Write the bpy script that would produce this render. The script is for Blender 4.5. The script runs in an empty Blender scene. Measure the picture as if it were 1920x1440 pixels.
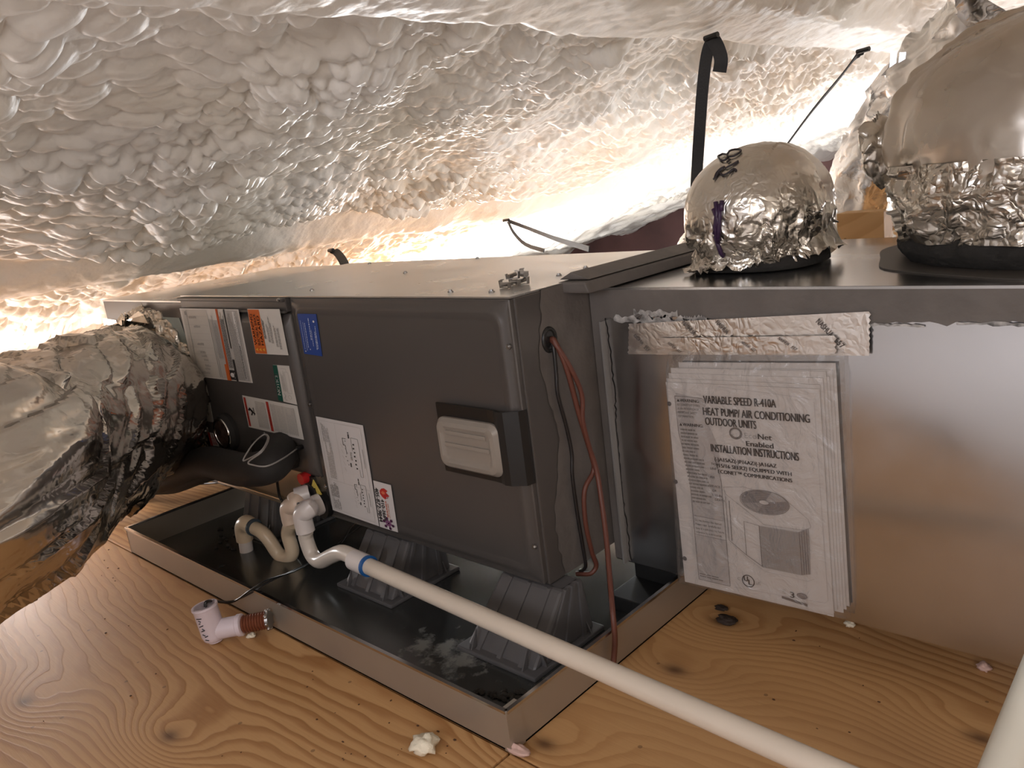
import bpy, bmesh, math, random
import numpy as np
from mathutils import Vector, Matrix

S = 0.77                                   # metres per design unit (letter paper and 3/4 inch pipe come out at real size)
FPX = 1539.3
CAM = np.array([0.9443, -0.9752, 0.8348])
ROT = np.array([[0.7258949, 0.6766235, -0.1235199],
                [0.0753782, -0.2567629, -0.9635305],
                [-0.6836627, 0.6901111, -0.2373855]])
sc = bpy.context.scene
COL = sc.collection

# ------------------------------------------------------------------ camera
cd = bpy.data.cameras.new('camera'); cam = bpy.data.objects.new('camera', cd); COL.objects.link(cam)
cd.sensor_width = 36.0; cd.lens = FPX / 1920.0 * 36.0; cd.clip_start = 0.02
m = Matrix(((ROT[0][0], -ROT[1][0], -ROT[2][0], CAM[0] * S),
            (ROT[0][1], -ROT[1][1], -ROT[2][1], CAM[1] * S),
            (ROT[0][2], -ROT[1][2], -ROT[2][2], CAM[2] * S), (0, 0, 0, 1)))
cam.matrix_world = m
sc.camera = cam
# ------------------------------------------------------------------ world, exposure
w = bpy.data.worlds.new('world'); sc.world = w; w.use_nodes = True
w.node_tree.nodes['Background'].inputs[0].default_value = (0.9, 0.8, 0.75, 1)
w.node_tree.nodes['Background'].inputs[1].default_value = 0.02
sc.view_settings.view_transform = 'Standard'; sc.view_settings.look = 'None'
sc.view_settings.gamma = 1.0; sc.view_settings.use_curve_mapping = False
sc.view_settings.exposure = 0.0
# ------------------------------------------------------------------ lamps
def point(name, loc, power, color, r=0.05):
    l = bpy.data.lights.new(name, 'POINT'); l.energy = power * S * S; l.color = color; l.shadow_soft_size = r * S
    o = bpy.data.objects.new(name, l); COL.objects.link(o); o.location = [c * S for c in loc]; return o
def area(name, loc, target, size, power, color):
    l = bpy.data.lights.new(name, 'AREA'); l.energy = power * S * S; l.color = color; l.shape = 'RECTANGLE'
    l.size = size[0] * S; l.size_y = size[1] * S
    o = bpy.data.objects.new(name, l); COL.objects.link(o); o.location = [c * S for c in loc]
    d = Vector([t - c for t, c in zip(target, loc)]); o.rotation_euler = d.to_track_quat('-Z', 'Y').to_euler(); return o
point('work_lamp', (-2.35, -0.36, 0.17), 27, (1.0, 0.96, 0.95), 0.06)           # on the floor beyond the flex duct
point('work_lamp', (-0.55, 1.30, 0.28), 10, (0.90, 0.96, 1.0), 0.06)           # behind the air handler
point('work_lamp', (-2.5, 2.2, 0.20), 125, (0.96, 0.98, 1.0), 0.08)              # further back on the floor, under the eave
point('work_lamp', (-0.4, 3.1, 0.35), 22, (0.95, 0.97, 1.0), 0.08)              # far end
point('work_lamp', (0.45, 2.3, 0.50), 10, (1.0, 0.95, 0.94), 0.06)              # behind the supply ducts
area('hatch_light', (2.0, -2.2, 1.2), (-0.2, 0.3, 0.35), (0.9, 0.9), 15, (1.0, 0.89, 0.81))
area('bluish_fill_light', (0.5, -2.3, 1.2), (0.3, -1.5, 0.0), (1.2, 0.4), 22, (0.86, 0.89, 1.0))  # added bluish fill over the front insulation, brightens the plenum reflection

# ------------------------------------------------------------------ pixel-to-plane measuring
def at(px, py, axis, val):
    d = ROT.T @ np.array([(px - 960) / FPX, (py - 720) / FPX, 1.0])
    i = 'xyz'.index(axis)
    return CAM + d * ((val - CAM[i]) / d[i])

# ------------------------------------------------------------------ numpy noise
def _h(ix, iy, iz, seed):
    n = (ix * 374761393 + iy * 668265263 + iz * 2147483647 + seed * 974634777) & 0xffffffff
    n = ((n ^ (n >> 13)) * 1274126177) & 0xffffffff
    n = ((n ^ (n >> 16)) * 2246822519) & 0xffffffff
    return ((n ^ (n >> 15)) & 0xffffff) / float(0xffffff)
def vnoise(P, seed=0):
    P = np.asarray(P, float); i = np.floor(P).astype(np.int64); f = P - i; f = f * f * f * (f * (f * 6 - 15) + 10)
    r = 0
    for a in (0, 1):
        for b in (0, 1):
            for c in (0, 1):
                wgt = (f[:, 0] if a else 1 - f[:, 0]) * (f[:, 1] if b else 1 - f[:, 1]) * (f[:, 2] if c else 1 - f[:, 2])
                r = r + wgt * _h(i[:, 0] + a, i[:, 1] + b, i[:, 2] + c, seed)
    return r * 2 - 1
def fbm(P, seed=0, octv=3):
    r = 0; a = 1.0
    for k in range(octv):
        r = r + a * vnoise(P * (2 ** k), seed + k * 17); a *= 0.5
    return r
def ridged(P, seed=0, octv=3):
    r = 0; a = 1.0
    for k in range(octv):
        r = r + a * (1 - np.abs(vnoise(P * (2 ** k), seed + k * 17)) * 2.2); a *= 0.5
    return r
def facets(P, seed=0):
    """crumpled sheet: every cell is a tilted flat facet, creases where cells meet"""
    P = np.asarray(P, float); i = np.floor(P).astype(np.int64)
    best = np.full(len(P), 1e9); out = np.zeros(len(P))
    for a in (-1, 0, 1):
        for b in (-1, 0, 1):
            for c in (-1, 0, 1):
                j = i + np.array([a, b, c])
                ctr = j + np.stack([_h(j[:, 0], j[:, 1], j[:, 2], seed + k) for k in (1, 2, 3)], 1)
                tilt = np.stack([_h(j[:, 0], j[:, 1], j[:, 2], seed + k) for k in (4, 5, 6)], 1) * 2 - 1
                d = P - ctr; dd = (d * d).sum(1); hh = (d * tilt).sum(1)
                mk = dd < best; best[mk] = dd[mk]; out[mk] = hh[mk]
    return out
def caps(x, y, cell, seed, rmin=0.45, rmax=0.95):
    """union of half spheres of random size on a jittered grid"""
    X = x / cell; Y = y / cell; ix = np.floor(X).astype(np.int64); iy = np.floor(Y).astype(np.int64)
    h = np.zeros(x.shape)
    for a in (-1, 0, 1):
        for b in (-1, 0, 1):
            jx = ix + a; jy = iy + b
            cx = jx + _h(jx, jy, 0 * jx, seed); cy = jy + _h(jx, jy, 0 * jx, seed + 1)
            r = rmin + (rmax - rmin) * _h(jx, jy, 0 * jx, seed + 2)
            k = r * r - (X - cx) ** 2 - (Y - cy) ** 2
            np.maximum(h, np.sqrt(np.maximum(k, 0)), out=h)
    return h * cell

# ------------------------------------------------------------------ materials
def _nodes(name):
    mt = bpy.data.materials.new(name); mt.use_nodes = True
    nt = mt.node_tree; b = nt.nodes['Principled BSDF']
    return mt, nt, b
def N(nt, t, **kw):
    n = nt.nodes.new(t)
    for k, v in kw.items(): setattr(n, k, v)
    return n
def coords(nt, scale=(1, 1, 1)):
    g = N(nt, 'ShaderNodeNewGeometry'); mp = N(nt, 'ShaderNodeMapping')
    mp.inputs['Scale'].default_value = [c / S for c in scale]
    nt.links.new(g.outputs['Position'], mp.inputs['Vector']); return mp.outputs['Vector']
def mat(name, col, rough=0.5, metal=0.0, var=0.0, vscale=8, bump=0.0, bscale=60, rvar=0.0, stretch=(1, 1, 1), coat=0.0, spec=0.5, col2=None):
    mt, nt, b = _nodes(name)
    b.inputs['Base Color'].default_value = (*col, 1); b.inputs['Roughness'].default_value = rough
    b.inputs['Metallic'].default_value = metal; b.inputs['Coat Weight'].default_value = coat
    b.inputs['Specular IOR Level'].default_value = spec
    if var > 0 or rvar > 0 or col2:
        v = coords(nt, stretch); nz = N(nt, 'ShaderNodeTexNoise'); nz.inputs['Scale'].default_value = vscale
        nz.inputs['Detail'].default_value = 5; nt.links.new(v, nz.inputs['Vector'])
        if var > 0 or col2:
            cr = N(nt, 'ShaderNodeValToRGB'); c2 = col2 or [min(1, c * (1 + var)) for c in col]; c1 = col if col2 else [c * (1 - var) for c in col]
            cr.color_ramp.elements[0].position = 0.32; cr.color_ramp.elements[1].position = 0.68
            cr.color_ramp.elements[0].color = (*c1, 1); cr.color_ramp.elements[1].color = (*c2, 1)
            nt.links.new(nz.outputs['Fac'], cr.inputs['Fac']); nt.links.new(cr.outputs['Color'], b.inputs['Base Color'])
        if rvar > 0:
            mr = N(nt, 'ShaderNodeMapRange'); mr.inputs['From Min'].default_value = 0.3; mr.inputs['From Max'].default_value = 0.7
            mr.inputs['To Min'].default_value = max(0.02, rough - rvar); mr.inputs['To Max'].default_value = rough + rvar
            nt.links.new(nz.outputs['Fac'], mr.inputs['Value']); nt.links.new(mr.outputs['Result'], b.inputs['Roughness'])
    if bump > 0:
        v = coords(nt, stretch); nz = N(nt, 'ShaderNodeTexNoise'); nz.inputs['Scale'].default_value = bscale
        nz.inputs['Detail'].default_value = 4; nt.links.new(v, nz.inputs['Vector'])
        bp = N(nt, 'ShaderNodeBump'); bp.inputs['Strength'].default_value = bump; bp.inputs['Distance'].default_value = 0.004
        nt.links.new(nz.outputs['Fac'], bp.inputs['Height']); nt.links.new(bp.outputs['Normal'], b.inputs['Normal'])
    return mt
def flat(name, col, rough=0.6):
    return mat(name, col, rough)
_pal = {}
def pal(col, rough=0.6):
    k = tuple(round(c, 3) for c in col)
    if k not in _pal: _pal[k] = flat('ink_%d' % len(_pal), col, rough)
    return _pal[k]
def foil_mat(name, col, rough, crump=0.5, scale=26, fold=(1, 1, 1)):
    mt, nt, b = _nodes(name)
    b.inputs['Base Color'].default_value = (*col, 1); b.inputs['Metallic'].default_value = 1.0
    v = coords(nt, fold)
    nz = N(nt, 'ShaderNodeTexNoise'); nz.inputs['Scale'].default_value = 5; nz.inputs['Detail'].default_value = 4; nt.links.new(v, nz.inputs['Vector'])
    mr = N(nt, 'ShaderNodeMapRange'); mr.inputs['From Min'].default_value = 0.35; mr.inputs['From Max'].default_value = 0.68
    mr.inputs['To Min'].default_value = rough * 0.7; mr.inputs['To Max'].default_value = rough * 1.5
    nt.links.new(nz.outputs['Fac'], mr.inputs['Value']); nt.links.new(mr.outputs['Result'], b.inputs['Roughness'])
    vo = N(nt, 'ShaderNodeTexVoronoi'); vo.feature = 'DISTANCE_TO_EDGE'; vo.inputs['Scale'].default_value = scale
    n2 = N(nt, 'ShaderNodeTexNoise'); n2.inputs['Scale'].default_value = 14; n2.inputs['Detail'].default_value = 3; nt.links.new(v, n2.inputs['Vector'])
    mx = N(nt, 'ShaderNodeMix'); mx.data_type = 'VECTOR'; mx.inputs['Factor'].default_value = 0.13
    nt.links.new(v, mx.inputs[4]); nt.links.new(n2.outputs['Color'], mx.inputs[5]); nt.links.new(mx.outputs[1], vo.inputs['Vector'])
    ad = N(nt, 'ShaderNodeMath', operation='MULTIPLY_ADD'); nt.links.new(n2.outputs['Fac'], ad.inputs[0]); ad.inputs[1].default_value = 1.5
    nt.links.new(vo.outputs['Distance'], ad.inputs[2])
    # creasing comes and goes over the sheet
    msk = N(nt, 'ShaderNodeMapRange'); msk.inputs['From Min'].default_value = 0.4; msk.inputs['From Max'].default_value = 0.65
    msk.inputs['To Min'].default_value = 0.12; msk.inputs['To Max'].default_value = 1.0
    n3 = N(nt, 'ShaderNodeTexNoise'); n3.inputs['Scale'].default_value = 3.3; nt.links.new(v, n3.inputs['Vector'])
    nt.links.new(n3.outputs['Fac'], msk.inputs['Value'])
    st = N(nt, 'ShaderNodeMath', operation='MULTIPLY'); nt.links.new(msk.outputs['Result'], st.inputs[0]); st.inputs[1].default_value = crump
    bp = N(nt, 'ShaderNodeBump'); bp.inputs['Distance'].default_value = 0.008
    nt.links.new(st.outputs[0], bp.inputs['Strength']); nt.links.new(ad.outputs[0], bp.inputs['Height'])
    nt.links.new(bp.outputs['Normal'], b.inputs['Normal'])
    return mt

def foam_mat():
    mt, nt, b = _nodes('spray_foam')
    v = coords(nt)
    nz = N(nt, 'ShaderNodeTexNoise'); nz.inputs['Scale'].default_value = 2.2; nz.inputs['Detail'].default_value = 6; nt.links.new(v, nz.inputs['Vector'])
    cr = N(nt, 'ShaderNodeValToRGB'); cr.color_ramp.elements[0].position = 0.35; cr.color_ramp.elements[1].position = 0.62
    cr.color_ramp.elements[0].color = (0.86, 0.82, 0.74, 1); cr.color_ramp.elements[1].color = (0.885, 0.87, 0.84, 1)
    nt.links.new(nz.outputs['Fac'], cr.inputs['Fac']); nt.links.new(cr.outputs['Color'], b.inputs['Base Color'])
    b.inputs['Roughness'].default_value = 0.50; b.inputs['Specular IOR Level'].default_value = 0.34
    n2 = N(nt, 'ShaderNodeTexNoise'); n2.inputs['Scale'].default_value = 70; n2.inputs['Detail'].default_value = 5; nt.links.new(v, n2.inputs['Vector'])
    vo = N(nt, 'ShaderNodeTexVoronoi'); vo.inputs['Scale'].default_value = 85; nt.links.new(v, vo.inputs['Vector'])
    sm = N(nt, 'ShaderNodeMath', operation='SUBTRACT'); nt.links.new(n2.outputs['Fac'], sm.inputs[0]); nt.links.new(vo.outputs['Distance'], sm.inputs[1])
    bp = N(nt, 'ShaderNodeBump'); bp.inputs['Strength'].default_value = 0.16; bp.inputs['Distance'].default_value = 0.004
    nt.links.new(sm.outputs[0], bp.inputs['Height']); nt.links.new(bp.outputs['Normal'], b.inputs['Normal'])
    return mt

KNOTS = [at(47, 1315, 'z', 0), at(318, 1380, 'z', 0), at(1265, 1256, 'z', 0), at(1352, 1166, 'z', 0), at(1840, 1385, 'z', 0), at(1020, 1395, 'z', 0)]
def wood_mat(name, light, dark, knots=(), freq=34.0, knotk=1.0):
    mt, nt, b = _nodes(name)
    L = nt.links.new
    v = coords(nt); sep = N(nt, 'ShaderNodeSeparateXYZ'); L(v, sep.inputs[0])
    def MM(op, a, c=None, d=None):
        n = N(nt, 'ShaderNodeMath', operation=op)
        for k, q in enumerate((a, c, d)):
            if q is None: continue
            if isinstance(q, (int, float)): n.inputs[k].default_value = q
            else: L(q, n.inputs[k])
        return n.outputs[0]
    oi = N(nt, 'ShaderNodeObjectInfo')
    def noise(scale, det=2):
        mp = N(nt, 'ShaderNodeMapping'); mp.inputs['Scale'].default_value = scale; L(v, mp.inputs['Vector'])
        nz = N(nt, 'ShaderNodeTexNoise', noise_dimensions='4D'); nz.inputs['Scale'].default_value = 1; nz.inputs['Detail'].default_value = det
        L(mp.outputs[0], nz.inputs['Vector']); L(MM('MULTIPLY', oi.outputs['Random'], 40.0), nz.inputs['W']); return nz.outputs['Fac']
    low = noise((0.55, 2.0, 1), 1.2); mid = noise((5, 16, 1), 2); fine = noise((14, 420, 1), 3); big = noise((1.1, 2.6, 1), 1)
    n = MM('MULTIPLY_ADD', low, 4.2, MM('MULTIPLY', sep.outputs['Y'], 6.5))
    n = MM('MULTIPLY_ADD', mid, 0.32, n)
    kd = None
    for k in knots:
        dx = MM('MULTIPLY', MM('SUBTRACT', sep.outputs['X'], float(k[0])), 0.62); dy = MM('SUBTRACT', sep.outputs['Y'], float(k[1]))
        d2 = MM('ADD', MM('MULTIPLY', dx, dx), MM('MULTIPLY', dy, dy))
        g = MM('EXPONENT', MM('MULTIPLY', d2, -190.0)); n = MM('MULTIPLY_ADD', g, 0.8, n)
        kk = MM('EXPONENT', MM('MULTIPLY', d2, -5200.0)); kd = kk if kd is None else MM('MAXIMUM', kd, kk)
    fr = MM('FRACT', MM('MULTIPLY', n, freq / 6.5))
    cr = N(nt, 'ShaderNodeValToRGB'); cr.color_ramp.interpolation = 'EASE'
    e = cr.color_ramp.elements; e[0].position = 0.0; e[0].color = (0, 0, 0, 1); e[1].position = 1.0; e[1].color = (0.05, 0.05, 0.05, 1)
    for p, q in ((0.35, 0.08), (0.78, 0.85), (0.9, 1.0)):
        x = e.new(p); x.color = (q, q, q, 1)
    L(fr, cr.inputs['Fac'])
    amt = MM('MULTIPLY', cr.outputs['Color'], MM('MULTIPLY_ADD', big, 1.5, -0.15)); amt = MM('MULTIPLY_ADD', fine, 0.35, MM('SUBTRACT', amt, 0.14))
    mx = N(nt, 'ShaderNodeMix'); mx.data_type = 'RGBA'; mx.clamp_factor = True
    mx.inputs[6].default_value = (*light, 1); mx.inputs[7].default_value = (*dark, 1); L(amt, mx.inputs[0]); out = mx.outputs[2]
    if kd is not None:
        m2 = N(nt, 'ShaderNodeMix'); m2.data_type = 'RGBA'; m2.inputs[7].default_value = (0.10, 0.045, 0.02, 1)
        L(out, m2.inputs[6]); L(MM('MULTIPLY', kd, 0.85 * knotk), m2.inputs[0]); out = m2.outputs[2]
    # sparse dark specks
    vo = N(nt, 'ShaderNodeTexVoronoi'); vo.inputs['Scale'].default_value = 15; L(v, vo.inputs['Vector'])
    sp = MM('LESS_THAN', vo.outputs['Distance'], 0.055)
    m3 = N(nt, 'ShaderNodeMix'); m3.data_type = 'RGBA'; m3.inputs[7].default_value = (0.12, 0.06, 0.03, 1); L(out, m3.inputs[6]); L(MM('MULTIPLY', sp, 0.55), m3.inputs[0])
    L(m3.outputs[2], b.inputs['Base Color']); b.inputs['Roughness'].default_value = 0.55; b.inputs['Specular IOR Level'].default_value = 0.35
    bp = N(nt, 'ShaderNodeBump'); bp.inputs['Strength'].default_value = 0.15; bp.inputs['Distance'].default_value = 0.002
    L(amt, bp.inputs['Height']); L(bp.outputs['Normal'], b.inputs['Normal'])
    return mt
def clear_plastic(name):
    mt, nt, b = _nodes(name); nt.nodes.remove(b); o = nt.nodes['Material Output']
    t = N(nt, 'ShaderNodeBsdfTransparent'); t.inputs[0].default_value = (0.90, 0.89, 0.88, 1)
    g = N(nt, 'ShaderNodeBsdfGlossy'); g.inputs['Roughness'].default_value = 0.12; g.inputs['Color'].default_value = (1, 1, 1, 1)
    d = N(nt, 'ShaderNodeBsdfTranslucent'); d.inputs[0].default_value = (0.8, 0.8, 0.8, 1)
    v = coords(nt); nz = N(nt, 'ShaderNodeTexNoise'); nz.inputs['Scale'].default_value = 22; nz.inputs['Detail'].default_value = 5; nz.inputs['Distortion'].default_value = 1.2
    nt.links.new(v, nz.inputs['Vector'])
    bp = N(nt, 'ShaderNodeBump'); bp.inputs['Strength'].default_value = 0.9; bp.inputs['Distance'].default_value = 0.01
    nt.links.new(nz.outputs['Fac'], bp.inputs['Height']); nt.links.new(bp.outputs['Normal'], g.inputs['Normal'])
    lw = N(nt, 'ShaderNodeLayerWeight'); lw.inputs['Blend'].default_value = 0.35; nt.links.new(bp.outputs['Normal'], lw.inputs['Normal'])
    mr = N(nt, 'ShaderNodeMapRange'); mr.inputs['To Min'].default_value = 0.04; mr.inputs['To Max'].default_value = 0.40
    nt.links.new(lw.outputs['Facing'], mr.inputs['Value'])
    m1 = N(nt, 'ShaderNodeMixShader'); m1.inputs[0].default_value = 0.13; nt.links.new(t.outputs[0], m1.inputs[1]); nt.links.new(d.outputs[0], m1.inputs[2])
    m2 = N(nt, 'ShaderNodeMixShader'); nt.links.new(mr.outputs[0], m2.inputs[0]); nt.links.new(m1.outputs[0], m2.inputs[1]); nt.links.new(g.outputs[0], m2.inputs[2])
    nt.links.new(m2.outputs[0], o.inputs['Surface']); return mt
def pan_mat():
    """galvanised pan floor with a dried water mark near the front corner and grime"""
    mt = mat('pan_galvanised', (0.17, 0.175, 0.17), 0.24, 0.85, var=0.12, vscale=5, rvar=0.05); nt = mt.node_tree; b = nt.nodes['Principled BSDF']
    L = nt.links.new; v = coords(nt)
    src = b.inputs['Base Color'].links[0].from_socket
    c = at(830, 1225, 'z', 0.003); sub = N(nt, 'ShaderNodeVectorMath', operation='SUBTRACT'); sub.inputs[1].default_value = (float(c[0]), float(c[1]), 0); L(v, sub.inputs[0])
    sm = N(nt, 'ShaderNodeVectorMath', operation='MULTIPLY'); sm.inputs[1].default_value = (6.5, 13.0, 0); L(sub.outputs[0], sm.inputs[0])
    ln = N(nt, 'ShaderNodeVectorMath', operation='LENGTH'); L(sm.outputs[0], ln.inputs[0])
    nz = N(nt, 'ShaderNodeTexNoise'); nz.inputs['Scale'].default_value = 24; nz.inputs['Detail'].default_value = 8; nz.inputs['Roughness'].default_value = 0.65; L(v, nz.inputs['Vector'])
    ad = N(nt, 'ShaderNodeMath', operation='MULTIPLY_ADD'); ad.inputs[1].default_value = 5.0; L(nz.outputs['Fac'], ad.inputs[0]); 
    ng = N(nt, 'ShaderNodeMath', operation='MULTIPLY'); ng.inputs[1].default_value = -1.4; L(ln.outputs['Value'], ng.inputs[0]); L(ng.outputs[0], ad.inputs[2])
    mr = N(nt, 'ShaderNodeMapRange'); mr.inputs['From Min'].default_value = 1.55; mr.inputs['From Max'].default_value = 2.3; L(ad.outputs[0], mr.inputs['Value'])
    mx = N(nt, 'ShaderNodeMix'); mx.data_type = 'RGBA'; mx.inputs[7].default_value = (0.22, 0.22, 0.205, 1); L(src, mx.inputs[6]); L(mr.outputs[0], mx.inputs[0])
    L(mx.outputs[2], b.inputs['Base Color'])
    iv = N(nt, 'ShaderNodeMath', operation='MULTIPLY_ADD'); iv.inputs[1].default_value = -0.85; iv.inputs[2].default_value = 0.85; L(mr.outputs[0], iv.inputs[0]); L(iv.outputs[0], b.inputs['Metallic'])
    return mt

M = dict(
    foam=foam_mat(),
    ply=wood_mat('pine_plywood', (0.55, 0.315, 0.135), (0.33, 0.145, 0.045), KNOTS, 42.0),
    lumber=wood_mat('lumber', (0.70, 0.45, 0.22), (0.52, 0.28, 0.11), (), 60.0),
    maroon=mat('dark_red_board', (0.10, 0.045, 0.04), 0.7, var=0.25, vscale=3),
    insul=mat('white_insulation', (0.80, 0.76, 0.74), 0.95, var=0.1, vscale=9, bump=0.8, bscale=30),
    cab=mat('cabinet_grey_paint', (0.088, 0.078, 0.072), 0.34, 0.15, var=0.06, vscale=3, bump=0.02, bscale=300),
    galv=mat('galvanised_sheet', (0.58, 0.58, 0.59), 0.20, 1.0, var=0.06, vscale=6, rvar=0.05),
    galvtop=mat('galvanised_dusty_sheet', (0.60, 0.59, 0.57), 0.33, 0.9, var=0.10, vscale=8, rvar=0.08),
    panside=mat('pan_side_galvanised', (0.43, 0.385, 0.325), 0.40, 0.65, var=0.06, vscale=5),
    pan=pan_mat(),
    tan=mat('bare_tan_metal', (0.50, 0.42, 0.32), 0.3, 0.8, var=0.06, vscale=4),
    mastic=mat('grey_mastic', (0.13, 0.115, 0.105), 0.62, 0.0, var=0.15, vscale=10, bump=0.5, bscale=35),
    foil=foil_mat('duct_foil', (0.70, 0.66, 0.60), 0.17, 0.42, 13),
    foil2=foil_mat('wrap_foil', (0.68, 0.64, 0.58), 0.27, 1.0, 42),
    foilw=foil_mat('pale_duct_film', (0.90, 0.88, 0.86), 0.3, 0.6, 20),
    tape=foil_mat('foil_tape', (0.80, 0.76, 0.72), 0.34, 0.25, 60),
    rubber=mat('black_foam_rubber', (0.018, 0.016, 0.015), 0.75, bump=0.15, bscale=40),
    black=mat('black_plastic', (0.012, 0.012, 0.012), 0.35),
    blackins=mat('black_duct_liner', (0.022, 0.020, 0.018), 0.9, bump=0.8, bscale=60),
    stand=mat('grey_plastic_stand', (0.095, 0.09, 0.09), 0.45, var=0.06),
    pvc=mat('white_pvc', (0.70, 0.62, 0.54), 0.28, var=0.03, vscale=12),
    pvcf=mat('white_pvc_fitting', (0.72, 0.66, 0.63), 0.30),
    pvcold=mat('yellowed_pvc', (0.70, 0.56, 0.40), 0.3, var=0.08, vscale=15),
    pvcl=mat('lilac_white_pvc', (0.72, 0.62, 0.66), 0.35),
    blue=mat('blue_primer', (0.01, 0.10, 0.32), 0.4),
    darkring=mat('dark_primer', (0.05, 0.07, 0.09), 0.4),
    copper=mat('brown_threaded_fitting', (0.22, 0.07, 0.035), 0.4, 0.2),
    chrome=mat('chrome', (0.80, 0.80, 0.80), 0.12, 1.0),
    steel=mat('steel', (0.42, 0.41, 0.40), 0.35, 1.0),
    web=mat('black_webbing', (0.020, 0.020, 0.022), 0.65, bump=0.3, bscale=250),
    wireb=mat('black_wire', (0.012, 0.010, 0.010), 0.4),
    wirebr=mat('brown_wire', (0.115, 0.036, 0.022), 0.5),
    wiregr=mat('grey_wire', (0.35, 0.33, 0.31), 0.45),
    paper=mat('white_paper', (0.63, 0.59, 0.57), 0.7),
    label=mat('white_label', (0.66, 0.62, 0.57), 0.45),
    tray=mat('frosted_plastic', (0.27, 0.235, 0.20), 0.35, var=0.05),
    bag=clear_plastic('clear_bag'),
    red=mat('red_cap', (0.55, 0.02, 0.02), 0.4), yellow=mat('yellow_tag', (0.65, 0.5, 0.10), 0.5),
    crumb=mat('foam_crumb', (0.82, 0.74, 0.58), 0.6, bump=0.6, bscale=80), pink=mat('pink_scrap', (0.60, 0.40, 0.34), 0.7),
    purple=mat('purple_marker', (0.035, 0.012, 0.05), 0.4),
    marker=mat('black_marker', (0.02, 0.015, 0.02), 0.5),
)

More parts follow.
